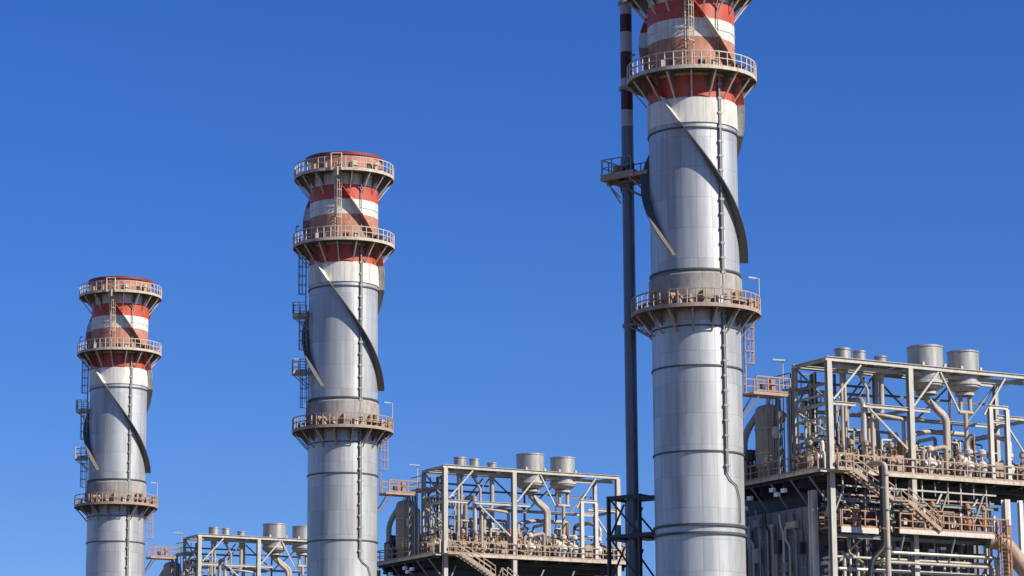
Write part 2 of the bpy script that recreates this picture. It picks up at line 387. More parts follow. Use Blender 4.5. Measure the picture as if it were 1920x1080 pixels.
# cabinets and boxes on the low gallery
for a, w_, h_, m_ in ((-33,0.7,1.0,'orange_steel'),(-24,0.5,0.8,'tan_steel'),(-148,0.6,0.9,'orange_steel'),(-140,0.5,0.7,'tan_steel'),(-100,0.45,0.6,'valve_pale'),(-58,0.5,0.8,'tan_steel')):
    a = R_(a); e = Vector((math.cos(a), math.sin(a), 0)); p = e*4.35+Vector((0,0,Z_LOW+0.3))
    st.part('cabinet', MB().beam(p, p+Vector((0,0,h_)), w_, 0.4), m_, gl)
for i in range(13):
    a = R_(-185+i*14+rg.uniform(-3,3)); e = Vector((math.cos(a), math.sin(a), 0)); p = e*3.6+Vector((0,0,Z_LOW+rg.uniform(.35,.8)))
    st.part('cabinet', MB().beam(p, p+Vector((0,0,rg.uniform(.4,1.0))), rg.uniform(.25,.7), 0.26), rg.choice(('dark_steel','tan_steel','orange_steel','gallery_dark')), gl)
st.part('cable_tray', MB().ring(4.0,4.3,Z_LOW+.75,Z_LOW+.85,n=72), 'tan_steel', gl)
# top gallery hoist box and front ladders
fr = MB(); ladder(fr, (0,0), R_(-125), RS+0.25, Z_MID+0.3, Z_TOP+0.6, 0.6, True, ext=0.9)
st.part('ladder', fr, 'gallery_steel')
hb = MB(); a = R_(-125); e = Vector((math.cos(a), math.sin(a), 0)); t = Vector((-e.y,e.x,0))
for s_ in (-1,1): hb.beam(e*4.9+t*s_*0.5+Vector((0,0,Z_TOP+0.1)), e*4.9+t*s_*0.5+Vector((0,0,Z_TOP+1.7)), 0.09, 0.09)
hb.beam(e*4.9-t*0.5+Vector((0,0,Z_TOP+1.7)), e*4.9+t*0.5+Vector((0,0,Z_TOP+1.7)), 0.09, 0.09); hb.beam(e*4.9+Vector((0,0,Z_TOP-0.5)), e*4.9+Vector((0,0,Z_TOP+0.3)), 0.7, 0.12)
st.part('ladder_gate', hb, 'gallery_steel')
rl = MB(); ladder(rl, (0,0), R_(-24), RS+0.3, 34.3, Z_LOW+0.2, 0.6, True); st.part('ladder', rl, 'tan_steel')
# conduit down the front
cd = MB(); a = -1.0131-UROT; e = Vector((math.cos(a), math.sin(a), 0))
cd.tube(e*(RS+0.14)+Vector((0,0,27.9)), e*(RS+0.14)+Vector((0,0,Z_MID)), 0.085, 8); cd.tube(e*(RS+0.16)+Vector((0,0,Z_MID+0.3)), e*(RS+0.16)+Vector((0,0,Z_TOP)), 0.05, 8)
t = Vector((-e.y,e.x,0))
cd.tube(e*(RS+0.12)+t*0.16+Vector((0,0,27.9)), e*(RS+0.12)+t*0.16+Vector((0,0,Z_MID)), 0.045, 6)
z = 28.4
while z < Z_MID: cd.beam(e*(RS+0.1)-t*0.14+Vector((0,0,z)), e*(RS+0.1)+t*0.24+Vector((0,0,z)), 0.22, 0.16); z += 1.1
st.part('cable_conduit', cd, 'conduit')
cp = MB(); cp.path([Vector((e.x*(RS+.12), e.y*(RS+.12), 27.9)), Vector((math.cos(a+.1)*(RS+.12), math.sin(a+.1)*(RS+.12), 27.4)), Vector((math.cos(a+.3)*(RS+.12), math.sin(a+.3)*(RS+.12), 27.0)), Vector((math.cos(a+.42)*(RS+.12), math.sin(a+.42)*(RS+.12), 26.0)), Vector((math.cos(a+.42)*(RS+.12), math.sin(a+.42)*(RS+.12), 24.3))], 0.05, 6)
st.part('sampling_pipe', cp, 'grey_steel')
# lamps on the galleries
def lamp(T, a, z, R, H, name='lamp'):
    e = Vector((math.cos(a), math.sin(a), 0)); p = e*R; mb = MB()
    mb.tube(p+Vector((0,0,z)), p+Vector((0,0,z+H)), 0.045, 8); mb.beam(p+Vector((0,0,z+H)), p-e*0.45+Vector((0,0,z+H+0.05)), 0.05, 0.05)
    o = T.part('lamp_pole', mb, 'cream_steel')
    T.part('lamp_head', MB().beam(p-e*0.2+Vector((0,0,z+H)), p-e*0.75+Vector((0,0,z+H+0.08)), 0.26, 0.12), 'lamp_head', o)
lamp(st, R_(-30), Z_LOW+0.3, 4.72, 2.7); 
pm = MB(); a = R_(158); e = Vector((math.cos(a), math.sin(a), 0))
pm.tube(e*4.6+Vector((0,0,Z_MID+.3)), e*4.6+Vector((0,0,Z_MID+2.3)), 0.045, 6); pm.beam(e*4.6+Vector((0,0,Z_MID+2.25)), e*4.3+Vector((0,0,Z_MID+2.3)), 0.14, 0.14)
st.part('warning_light', pm, 'grey_steel')

# flue and landing beside the nearest stack
FU = Vector((-2.35, 5.5, 0)); RF = 0.46
fl = Thing('flue_pipe', 'slim dark flue pipe with red and white bands beside the nearest stack', 'flue', (FU.x,FU.y,0), copies='')
def zf(y):   # measured band limits
    return 62.7 - (y-27)*0.0412
bz = [0, 55.4, 56.7, 58.3, 59.2, 61.3, 62.9, 64.3, 65.6, 66.5]
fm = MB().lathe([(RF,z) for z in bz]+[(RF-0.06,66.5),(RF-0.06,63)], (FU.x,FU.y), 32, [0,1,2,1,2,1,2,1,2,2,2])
fl.part('pipe', fm, ['flue_dark','flue_white','flue_red_shaded'])
def tie(z, dz=1.5):
    m = MB(); d = Vector((-FU.x,-FU.y,0)).normalized(); t = Vector((-d.y,d.x,0))
    L = FU.length-RS+0.05
    for s_ in (-1,1):
        p = FU+t*s_*0.45; q = p+d*L
        m.beam(p+Vector((0,0,z)), q+Vector((0,0,z)), 0.10, 0.12); m.beam(p+Vector((0,0,z)), q+Vector((0,0,z-dz)), 0.10, 0.10)
    m.ring(RF+0.01, RF+0.14, z-0.12, z+0.12, (FU.x,FU.y), 24)
    return m
for z in (65.2, 58.4, 39.9): fl.part('tie_arm', tie(z), 'grey_steel')
# landing around the flue at z 51
lz = 51.3
lm = MB(); d = Vector((-FU.x,-FU.y,0)).normalized(); t = Vector((-d.y,d.x,0))
def P2(a, b, z): return FU+d*a+t*b+Vector((0,0,z))
lm.beam(P2(-1.5,0,lz+0.07), P2(-RF-0.02,0,lz+0.07), 2.6, 0.12); lm.beam(P2(RF+0.02,0,lz+0.07), P2(FU.length-RS-0.03,0,lz+0.07), 2.6, 0.12)
for b_ in (-0.9,0.9): lm.beam(P2(-RF-0.02,b_,lz+0.07), P2(RF+0.02,b_,lz+0.07), 0.8, 0.12)
for b_ in (-1.3,1.3): lm.beam(P2(-1.5,b_,lz-0.05), P2(FU.length-RS,b_,lz-0.05), 0.08, 0.3)
lm.beam(P2(-1.5,-1.3,lz-0.05), P2(-1.5,1.3,lz-0.05), 0.08, 0.3)
for b_ in (-1.1,1.1):
    lm.beam(P2(-1.3,b_,lz-0.2), P2(-RF*0.9,b_*0.45,lz-1.5), 0.1, 0.1); lm.beam(P2(0.9,b_,lz-0.2), P2(FU.length-RS,b_*0.9,lz-1.8), 0.12, 0.12)
for a_ in (-1.0,-0.5,0.7,1.3): lm.beam(P2(a_,-1.3,lz-.12), P2(a_,1.3,lz-.12), 0.1, 0.22)
lo = fl.part('landing', lm, ['tan_steel'])
fl.part('support_truss', MB().beam(P2(-RF,-.6,lz-.5), P2(FU.length-RS,-.6,lz-2.2), 0.16, 0.16).beam(P2(-1.5,-.6,lz-.35), P2(FU.length-RS,-.6,lz-.35), 0.14, 0.2).beam(P2(FU.length-RS-.1,-.6,lz-.3), P2(FU.length-RS-.1,-.6,lz-2.2), 0.12, 0.12), 'gallery_dark', lo)
for q_ in ((-1.0,.6),(0.9,-.9),(-0.2,1.0)): fl.part('cabinet', MB().beam(P2(q_[0],q_[1],lz+.13), P2(q_[0],q_[1],lz+.95), 0.4, 0.4), 'dark_steel' if q_[0] > 0 else 'tan_steel', lo)
rm = MB(); rail_line(rm, P2(-1.5,-1.3,lz+.13), P2(1.2,-1.3,lz+.13), 1.3, 0.8); rail_line(rm, P2(-1.5,1.3,lz+.13), P2(1.2,1.3,lz+.13), 1.3, 0.8); rail_line(rm, P2(-1.5,-1.3,lz+.13), P2(-1.5,1.3,lz+.13), 1.3, 0.8)
fl.part('railing', rm, 'grey_steel', lo)
fl.part('cabinet', MB().box((FU.x+0.9,FU.y-1.4,lz+0.15),(FU.x+1.5,FU.y-1.0,lz+1.2)), 'tan_steel', lo)

fl.part('cabinet', MB().box((FU.x-1.2,FU.y-0.3,lz+0.15),(FU.x-0.6,FU.y+0.2,lz+0.9)), 'orange_steel', lo)
fl.part('kick_plate', MB().beam(P2(-1.58,-1.38,lz+.05), P2(-1.58,1.38,lz+.05), 0.06, 0.5).beam(P2(-1.58,-1.38,lz+.05), P2(1.5,-1.38,lz+.05), 0.06, 0.5), 'tan_steel', lo)
for b_ in (-0.9, 0.9): fl.part('strut', MB().beam(P2(-1.4,b_,lz-.1), P2(-RF,b_*.4,lz-1.9), 0.14, 0.1), 'grey_steel', lo)
# caged ladder and two landings on the left of the middle and far stacks (built once, at the middle one)
lad = Thing('ladder_landings', 'caged ladder with two small landings on the left side of the {S}', 'ladder', (0,0,40), 'ladders on the left of the rear stacks', copies='BA')
LA = R_(150)
def landing(T, z, az, r1, w=1.6):
    e = Vector((math.cos(az), math.sin(az), 0)); t = Vector((-e.y,e.x,0)); m = MB()
    m.beam(e*(RS+0.06)+Vector((0,0,z)), e*r1+Vector((0,0,z)), w, 0.12)
    for s_ in (-1,1):
        m.beam(e*(RS+0.05)+t*s_*w/2+Vector((0,0,z)), e*r1+t*s_*w/2+Vector((0,0,z)), 0.07, 0.28)
        m.beam(e*(r1-0.1)+t*s_*w*0.45+Vector((0,0,z-0.1)), e*(RS+0.02)+t*s_*w*0.45+Vector((0,0,z-1.3)), 0.09, 0.09)
    m.beam(e*r1-t*w/2+Vector((0,0,z)), e*r1+t*w/2+Vector((0,0,z)), 0.07, 0.28)
    o = T.part('landing', m, 'gallery_steel'); r = MB()
    rail_line(r, e*r1-t*w/2+Vector((0,0,z+.1)), e*r1+t*w/2+Vector((0,0,z+.1)), 1.15, 0.8)
    for s_ in (-1,1): rail_line(r, e*(RS+.25)+t*s_*w/2+Vector((0,0,z+.1)), e*r1+t*s_*w/2+Vector((0,0,z+.1)), 1.15, 0.8)
    T.part('railing', r, 'gallery_steel', o)
landing(lad, 51.2, R_(152), 4.8, 1.5); landing(lad, 45.6, R_(160), 4.8, 1.4)
m = MB(); ladder(m, (0,0), R_(150), RS+0.32, 51.3, Z_MID+0.2, 0.5, True); lad.part('ladder', m, 'grey_steel')
m = MB(); ladder(m, (0,0), R_(167), RS+0.32, 45.7, 51.3, 0.5, True, ext=0.2); lad.part('ladder', m, 'grey_steel')
m = MB(); ladder(m, (0,0), R_(175), RS+0.32, Z_LOW+.3, 45.7, 0.5, True, ext=0.2); lad.part('ladder', m, 'grey_steel')
# move the original to the middle stack, copy to the far one only
lad.place(lad.root, 'B'); lad.root['label'] = lad.label.replace('{S}', DESC['B']); lad.copies = 'A'

# dark frame that carries the flue
sf = Thing('flue_support_frame', 'dark steel braced frame around the foot of the slim flue', 'steel frame', (-5,5,0), copies='')
def FP(a, b, z): return FU+d*a+t*b+Vector((0,0,z))
for a_ in (-1.35, 1.45):
    for b_ in (-1.2, 1.2): sf.part('column', MB().ibeam(FP(a_,b_,0), FP(a_,b_,26.95), 0.22, 0.24, 0.03), 'dark_steel')
for z in (3, 9, 15, 20.5, 23.9, 26.8):
    m = MB()
    for b_ in (-1.2, 1.2): m.beam(FP(-1.3,b_,z), FP(1.42,b_,z), 0.2, 0.26)
    for a_ in (-1.35, 1.45): m.beam(FP(a_,-1.14,z), FP(a_,1.14,z), 0.2, 0.26)
    sf.part('beam', m, 'dark_steel')
for z0_, z1_ in ((23.9,26.8),(20.5,23.9),(15,20.5),(9,15)):
    for b_ in (-1.2, 1.2):
        m = MB(); m.beam(FP(-1.3,b_,z1_), FP(1.4,b_,z0_), 0.10, 0.12); m.beam(FP(-1.3,b_+0.08,z0_), FP(0.0,b_+0.08,(z0_+z1_)/2+.9), 0.10, 0.12); sf.part('brace', m, 'dark_steel')
m = MB(); 
m.beam(FP(-1.5,0,23.72), FP(-RF-.06,0,23.72), 2.3, 0.1); sf.part('floor', m, 'dark_steel'); m = MB(); m.beam(FP(RF+.06,0,23.72), FP(1.7,0,23.72), 2.3, 0.1); sf.part('floor', m, 'dark_steel')
for b_ in (-1.2,1.2):
    for z_ in (26.6, 23.9): sf.part('tie_beam', MB().beam(FP(1.45,b_,z_), FP(2.7,b_*0.8,z_), 0.25, 0.3), 'dark_steel')
sf.part('fitting', MB().tube(FP(1.1,-0.9,23.8), FP(1.1,-0.9,25.0), 0.2, 10), 'grey_steel'); sf.part('fitting', MB().tube(FP(-0.9,-0.7,23.8), FP(-0.9,-0.7,24.8), 0.25, 10), 'grey_steel')

# ================================================================== BOILER (heat recovery unit) of each line
WF = -4.7
# casing
cs = Thing('boiler_casing', 'tall boxy blue grey panelled boiler casing behind the {S}', 'boiler', (16.5,3.5,0), 'boiler casings')
m = MB(); m.box((8.8,-1.7,0),(24.6,9.0,26.1)); cs.part('wall', m, 'casing')
m = MB(); m.box((9.8,-1.2,26.1),(24.2,8.6,27.9)); cs.part('roof', m, 'dark_steel')
for i in range(11):
    w_ = -1.55+i*1.04; cs.part('stiffener', MB().box((8.72,w_-0.05,0),(8.8,w_+0.05,26.0)), 'casing')
for i in range(15):
    u_ = 9.2+i*1.08; cs.part('stiffener', MB().box((u_-0.07,-1.86,0),(u_+0.07,-1.7,26.0)), 'casing')
for z in (24.0, 21.6, 18, 14, 10, 6):
    m = MB().box((8.74,-1.80,z-0.08),(8.8,9.0,z+0.06)); m.box((8.83,-1.78,z-0.08),(24.6,-1.70,z+0.06)); cs.part('girt', m, 'casing')
cs.part('panel', MB().box((8.60,3.0,0),(8.695,3.9,25.2)), 'casing_light', label='pale beige vertical panel')
cs.part('panel', MB().box((8.62,6.1,0),(8.69,6.6,25.0)), 'casing_light')
# transition duct to the stack
m = MB(); m.add([(2.6,-2.2,3),(8.9,-1.2,3),(8.9,8.6,3),(2.6,2.2,3),(2.6,-2.2,15),(8.9,-1.2,19),(8.9,8.6,19),(2.6,2.2,15)], [(3,2,1,0),(4,5,6,7),(0,1,5,4),(2,3,7,6)]); cs.part('outlet_duct', m, 'casing')

# roof deck
DZ = 28.22
dk = Thing('boiler_deck', 'wide railed service deck on top of the boiler behind the {S}', 'service deck', (17,1,DZ), 'boiler roof decks')
m = MB(); m.box((7.3,-4.9,DZ+0.06),(29.4,7.6,DZ+0.2)); dk.part('floor', m, 'grating_dark')
m = MB()
for a_, b_ in (((7.2,-5.0,DZ+.1),(29.5,-5.0,DZ+.1)),((7.2,7.7,DZ+.1),(29.5,7.7,DZ+.1))): m.beam(a_, b_, 0.08, 0.26)
m.beam((7.2,-4.96,DZ+.1),(7.2,7.66,DZ+.1), 0.08, 0.26); m.beam((29.5,-4.96,DZ+.1),(29.5,7.66,DZ+.1), 0.08, 0.26)
dk.part('edge_beam', m, 'gallery_steel')
for p0_, p1_ in (((8.9,-4.98,DZ+.23),(29.4,-4.98,DZ+.23)),((7.2,-4.9,DZ+.23),(7.2,7.6,DZ+.23)),((7.3,7.65,DZ+.23),(29.4,7.65,DZ+.23)),((29.45,-4.9,DZ+.23),(29.45,7.6,DZ+.23))):
    m = MB(); rail_line(m, p0_, p1_, 1.15, 1.2, 0.04, 0.16); dk.part('railing', m, 'tan_steel')
for w_ in (-3.2,-1.9,0.2,3.2,6.4):
    dk.part('girder', MB().ibeam((7.6,w_,DZ-.42 if w_ > -3 else DZ-.25),(29.3,w_,DZ-.42 if w_ > -3 else DZ-.25), 0.26, 0.9 if w_ > -3 else 0.5, 0.04), 'dark_steel')
for i in range(9):
    u_ = 7.7+i*2.65; dk.part('joist', MB().ibeam((u_,-4.85,DZ-0.09),(u_,7.6,DZ-0.09), 0.16, 0.26, 0.03), 'dark_steel')
for w_ in (7.4,):
    for u_ in (8.5,16,22.5): dk.part('column', MB().ibeam((u_,9.3,0),(u_,9.3,DZ-.2), 0.4,0.4,0.04), 'cream_steel')
for u_ in (26.8,29.2):
    for w_ in (-2.2, 3.2, 7.3): dk.part('column', MB().ibeam((u_,w_,0),(u_,w_,DZ-.9), 0.4,0.4,0.04), 'cream_steel')
# under-deck hanging brackets seen on the end
for w_ in (-3.6,-1.2,1.4,4.0,6.2):
    m = MB(); m.beam((7.35,w_,DZ-.25),(8.85,w_,DZ-2.0), 0.1, 0.12); dk.part('bracket', m, 'grey_steel')
for u_ in (9.6, 14.6, 19.2, 22.6):
    m = MB(); m.beam((u_,-4.8,DZ-.9),(u_-1.0,-4.8,DZ-3.0), 0.13, 0.13); dk.part('knee_brace', m, 'grey_steel')

# steel frame above the deck, legs to the ground
fr = Thing('silencer_frame', 'cream steel frame carrying the vent silencers over the boiler behind the {S}', 'steel frame', (18,-2.5,0), 'silencer frames')
ZT = 36.72
WB = -0.4
UC = (8.5, 16.0, 27.7)
for u_ in UC:
    fr.part('column', MB().ibeam((u_,WF,0),(u_,WF,ZT-.16), 0.42, 0.42, 0.05, side=(0,1,0)), 'cream_steel')
    fr.part('column', MB().ibeam((u_,WB,DZ+.2),(u_,WB,ZT-.16), 0.32, 0.34, 0.04, side=(0,1,0)), 'cream_steel')
for w_, s_ in ((WF,0.34),(WB,0.30)):
    fr.part('beam', MB().ibeam((8.3,w_,ZT),(27.9,w_,ZT), 0.26, s_, 0.04), 'cream_steel')
fr.part('beam', MB().ibeam((9.3,-4.1,ZT-.42),(27.5,-4.1,ZT-.42), 0.22, 0.26, 0.04), 'cream_steel')
for u_ in (8.5,12.3,16.0,20.4,24.2,27.7):
    fr.part('beam', MB().ibeam((u_,WF+.14,ZT-.02),(u_,WB-.14,ZT-.02), 0.24, 0.26, 0.04), 'cream_steel')
# mid level
for a_, b_, w_ in ((8.75,10.9,WF),(11.8,17.8,WF),(24.3,27.5,WF),(8.7,27.5,WB)):
    fr.part('beam', MB().ibeam((a_,w_,33.42),(b_,w_,33.42), 0.22, 0.28, 0.04), 'cream_steel')
fr.part('beam', MB().ibeam((11.8,-3.9,32.9),(17.8,-3.9,32.9), 0.3, 0.24, 0.04), 'tan_steel')
for u_ in (8.5,16.0,27.7):
    fr.part('beam', MB().ibeam((u_,WF+.22,33.4),(u_,WB-.2,33.4), 0.2, 0.26, 0.04), 'cream_steel')
fr.part('beam', MB().ibeam((8.5,WF+.22,34.9),(8.5,WB-.2,34.9), 0.16, 0.2, 0.04), 'grey_steel')
fr.part('beam', MB().ibeam((8.7,WB,35.0),(15.8,WB,35.0), 0.16, 0.2, 0.04), 'grey_steel')
fr.part('beam', MB().ibeam((8.7,WB,31.6),(15.8,WB,31.6), 0.16, 0.2, 0.04), 'grey_steel')
def br(p, q, s_=0.14, m_='cream_steel'): fr.part('brace', MB().beam(p, q, s_, s_), m_)
br((8.9,WF,33.7),(11.5,WF,36.45)); br((16.3,WF,33.7),(18.75,WF,36.5)); br((18.95,WF,36.5),(20.6,WF,33.6),0.12)
br((23.0,WF,33.5),(25.2,WF,36.5)); 
br((13.2,WB,33.6),(15.7,WB,36.4),0.13,'grey_steel'); br((12.6,WB,33.6),(15.0,WB,36.4),0.12,'grey_steel'); br((24.8,WB,33.6),(27.4,WB,36.4),0.13,'grey_steel')
br((8.5,WF+.2,33.6),(8.5,WB-.2,36.5),0.12,'grey_steel'); br((8.5,WF+.2,31.2),(8.5,WB-.2,33.2),0.12,'cream_steel')
br((12.2,WF,33.2),(15.6,WF,30.4),0.13); br((24.9,WF,33.2),(27.4,WF,30.0),0.13); br((8.8,WB,33.2),(12.6,WB,29.4),0.12)
for z_, w_, a_, b_ in ((35.7,WB,8.7,15.8),(34.2,WB,8.7,12.4),(32.5,WB,8.7,12.4),(35.2,WB,16.2,27.5),(31.0,WB,16.2,27.5)):
    fr.part('beam', MB().ibeam((a_,w_+.3,z_),(b_,w_+.3,z_), 0.14, 0.17, 0.03), 'grey_steel')
for u_ in (10.6, 12.4, 19.8, 23.4): fr.part('post', MB().ibeam((u_,WB+.3,DZ+.2),(u_,WB+.3,ZT-.2), 0.16, 0.16, 0.03), 'grey_steel')
for z_ in (34.1, 32.4, 30.8): fr.part('beam', MB().ibeam((8.5,WF+.22,z_),(8.5,WB-.2,z_), 0.12, 0.14, 0.02), 'cream_steel')
br((8.5,WB,33.6),(10.4,WB,36.4),0.11,'grey_steel'); br((20.0,WB,33.6),(23.2,WB,36.4),0.12,'grey_steel'); br((16.3,WB,36.3),(19.6,WB,33.6),0.12,'grey_steel')
# floors round the silencers (the drums hang through them)
def holed(x0,y0,x1,y1,holes,z):
    m = MB()                                     # strips that leave square holes
    xs = sorted(holes, key=lambda h: h[0]); x = x0
    for hx, hy, hr in xs:
        m.box((x,y0,z),(hx-hr,y1,z+0.06)); m.box((hx-hr,y0,z),(hx+hr,hy-hr,z+0.06)); m.box((hx-hr,hy+hr,z),(hx+hr,y1,z+0.06)); x = hx+hr
    m.box((x,y0,z),(x1,y1,z+0.06)); return m
fr.part('floor', holed(8.8,-4.5,15.8,-0.7,[(10.9,-3.3,0.66),(12.45,-3.3,0.5),(14.4,-3.3,0.5)],ZT+.12), 'grating_dark')
fr.part('floor', holed(16.3,-4.5,24.4,-0.7,[(18.65,-3.3,1.44),(22.3,-3.3,1.3)],ZT+.12), 'grating_dark')
m = MB(); rail_line(m, (8.5,WB,ZT+.2),(16,WB,ZT+.2),0.5,1.2,0.03,0)
# inner portal towards the far end
pf = Thing('pipe_portal', 'tall pale goal-post pipe support on the boiler deck behind the {S}', 'pipe support', (24.4,-4.2,DZ), 'goal-post pipe supports')
for u_ in (23.55,25.15): pf.part('column', MB().ibeam((u_,-4.75,DZ+.2),(u_,-4.75,34.0), 0.34, 0.34, 0.05, side=(0,1,0)), 'valve_pale')
pf.part('beam', MB().ibeam((23.4,-4.75,34.15),(25.3,-4.75,34.15), 0.24, 0.28, 0.04), 'valve_pale'); pf.part('beam', MB().ibeam((23.72,-4.75,33.0),(24.98,-4.75,33.0), 0.2, 0.22, 0.04), 'cream_steel')

# silencers
def silencer(base, r, z0, z1, pr, label, group, feet, name='vent_silencer', legs=True):
    T = Thing(name, label, 'vent silencer', (base[0],base[1],z0), group)
    T.part('drum', MB().lathe([(r*0.45,z0-0.05),(r*0.98,z0+0.35),(r,z0+0.4),(r,z1-0.12),(r+0.05,z1-0.12),(r+0.05,z1),(r-0.05,z1),(r-0.05,z1-0.5),(0.01,z1-0.5)], base, 40), 'silencer')
    T.part('collar', MB().ring(r, r+0.09, z0+0.55, z0+0.75, base, 40).ring(r*0.5, r*0.62, z0-0.22, z0-0.02, base, 24), 'cream_steel')
    m = MB()
    for pts in feet: m.path(pts, pr, 12)
    T.part('riser_pipe', m, 'pipe_tan')
    if legs:
        m = MB()
        for i in range(4):
            a = math.pi/4+math.pi/2*i; m.box((base[0]+(r+.1)*math.cos(a)-.1, base[1]+(r+.1)*math.sin(a)-.1, ZT+.18),(base[0]+(r+.1)*math.cos(a)+.1, base[1]+(r+.1)*math.sin(a)+.1, ZT+.5))
        T.part('lugs', m, 'cream_steel')
    return T
silencer((18.65,-3.3), 1.36, 35.15, 38.6, 0.24, 'largest drum shaped vent silencer on the frame behind the {S}', 'large vent silencers',
    [[(18.55,-3.3,35.2),(18.55,-3.3,34.6),(20.4,-3.3,33.2),(20.4,-3.3,28.4)], [(19.0,-2.7,35.3),(19.0,-2.7,34.8),(21.0,-2.7,33.4),(21.0,-2.7,28.4)]])
silencer((22.3,-3.3), 1.2, 35.3, 38.5, 0.17, 'second largest drum silencer, right of the biggest one behind the {S}', 'second large vent silencers',
    [[(21.9,-3.3,35.5),(21.9,-3.3,33.8)], [(22.8,-3.3,35.5),(22.8,-3.3,33.8)], [(22.35,-3.3,33.8),(22.35,-3.3,28.4)], [(21.7,-3.3,33.8),(23.0,-3.3,33.8)]])
silencer((10.9,-3.3), 0.6, 36.2, 37.85, 0.13, 'leftmost and widest of three small vent silencers behind the {S}', 'small vent silencers',
    [[(10.7,-3.3,36.2),(10.7,-3.3,28.4)], [(11.15,-3.1,36.3),(11.15,-3.1,28.4)]], legs=False)
silencer((12.45,-3.3), 0.45, 36.2, 37.8, 0.12, 'middle one of three small vent silencers behind the {S}', 'small vent silencers',
    [[(12.45,-3.3,36.2),(12.45,-3.3,35.9),(13.1,-3.3,34.9),(13.1,-3.3,28.4)]], legs=False)
silencer((14.4,-3.3), 0.45, 36.1, 37.55, 0.20, 'rightmost of three small vent silencers behind the {S}', 'small vent silencers',
    [[(14.4,-3.3,36.2),(14.4,-3.3,33.2),(13.5,-3.3,32.4),(13.5,-3.3,28.4)]], legs=False)

# vessel, its platform, walkway to the stack, lamp
vs_ = Thing('blowdown_vessel', 'upright tan domed vessel on the deck edge behind the {S}', 'vessel', (8.4,3.0,DZ+.2), 'upright domed vessels')
vs_.part('body', MB().lathe([(1.02,29.4),(1.05,29.5),(1.05,33.6),(1.0,33.9),(0.8,34.12),(0.45,34.26),(0.01,34.3)], (8.4,3.0), 36), 'pipe_tan')
vs_.part('skirt', MB().lathe([(0.95,DZ+.2),(0.95,29.45)], (8.4,3.0), 24), 'tan_steel')
for z in (30.5, 32.4): vs_.part('band', MB().ring(1.04,1.11,z-.06,z+.06,(8.4,3.0),36), 'gallery_steel')
vs_.part('nozzle', MB().path([(8.4,3.0,34.2),(8.4,3.0,34.9),(9.4,2.2,35.2),(9.4,0.6,35.2)], 0.18, 10), 'pipe_lagging')
m = MB(); ladder(m, (8.4,3.0), R_(-120), 1.2, DZ+.3, 33.8, 0.45, False); vs_.part('ladder', m, 'cream_steel')
wk = Thing('link_walkway', 'short railed walkway joining the {S} to its boiler structure', 'walkway', (5.5,0,34.2), 'walkways from stack to boiler')
m = MB(); m.box((3.7,-2.0,34.15),(6.9,-0.6,34.3)); m.beam((3.6,-2.05,34.2),(6.9,-2.05,34.2),0.08,0.22); m.beam((3.6,-.55,34.2),(6.9,-.55,34.2),0.08,0.22)
wk.part('floor', m, ['tan_steel'])
m = MB(); rail_line(m,(3.9,-2.05,34.35),(6.9,-2.05,34.35),1.1,0.9,0.045); rail_line(m,(3.9,-.55,34.35),(6.3,-.55,34.35),1.1,0.9,0.045); wk.part('railing', m, 'orange_steel')
for p_ in ((6.8,-1.9),(6.8,-.7)): wk.part('column', MB().ibeam((*p_,DZ+.2),(*p_,34.1),0.2,0.2,0.03), 'grey_steel')
m = MB(); m.beam((4.2,-1.9,34.0),(3.3,-1.1,32.4),0.12,0.12); m.beam((4.2,-.8,34.0),(3.3,-.4,32.4),0.12,0.12); wk.part('brace', m, 'tan_steel')
m = MB(); wk.part('cabinet', MB().box((5.6,-1.5,34.3),(5.95,-1.2,35.4)), 'orange_steel'); wk.part('cabinet', MB().box((4.7,-1.6,34.3),(5.0,-1.3,35.0)), 'dark_steel')
lp = Thing('lamp_post', 'thin lamp post with flat pale head on the boiler deck behind the {S}', 'lamp post', (8.9,1.7,DZ), 'lamp posts on the boiler decks')
lp.part('pole', MB().tube((8.9,1.7,DZ+.2),(8.9,1.7,37.5),0.05,8), 'cream_steel'); lp.part('head', MB().beam((9.0,1.5,37.52),(8.2,2.0,37.6),0.4,0.12), 'lamp_head')
up = Thing('sampling_platform', 'small high railed platform beside the domed vessel behind the {S}', 'platform', (9.2,1.2,33), 'small high platforms')
m = MB(); m.box((8.7,0.4,35.0),(10.6,2.6,35.1)); up.part('floor', m, 'cream_steel')
m = MB(); rail_line(m,(8.7,.4,35.1),(8.7,2.6,35.1),1.3,0.8,0.03); rail_line(m,(8.7,.4,35.1),(10.6,.4,35.1),1.3,0.8,0.03); up.part('railing', m, 'grey_steel')
for p_ in ((8.8,.5),(8.8,2.5),(10.5,.5),(10.5,2.5)): up.part('leg', MB().beam((*p_,DZ+.2),(*p_,35.0),0.14,0.14), 'grey_steel')

vn = Thing('vent_duct', 'pale blue-grey slanting duct between the {S} and the domed vessel', 'duct', (7.5,4.4,DZ+.2), 'slanting ducts beside the vessels')
vn.part('run', MB().path([(7.6,5.2,DZ+.2),(7.6,5.2,31.8),(7.6,4.6,32.6),(8.0,3.9,33.6)], 0.27, 14), 'flue_white'); vn.part('band', MB().ring(0.27,0.34,30.2,30.35,(7.6,5.2),18), 'dark_steel')
for i,(u_,w_,z_) in enumerate(((7.9,1.3,32.3),(8.0,0.8,33.4),(7.7,4.5,30.9))):
    T = Thing('small_drum', ('lower small pale drum beside the domed vessel behind the {S}','upper small tan drum beside the domed vessel behind the {S}','small dark drum left of the domed vessel behind the {S}')[i], 'drum', (u_,w_,z_-1))
    T.part('body', MB().lathe([(0.01,z_-.85),(.25,z_-.8),(.34,z_-.65),(.34,z_-.1),(.25,z_+.05),(.01,z_+.1)], (u_,w_), 20), ('valve_pale','tan_steel','dark_steel')[i]); T.part('stand', MB().beam((u_,w_,DZ+.2),(u_,w_,z_-.8),.16,.16), 'grey_steel')
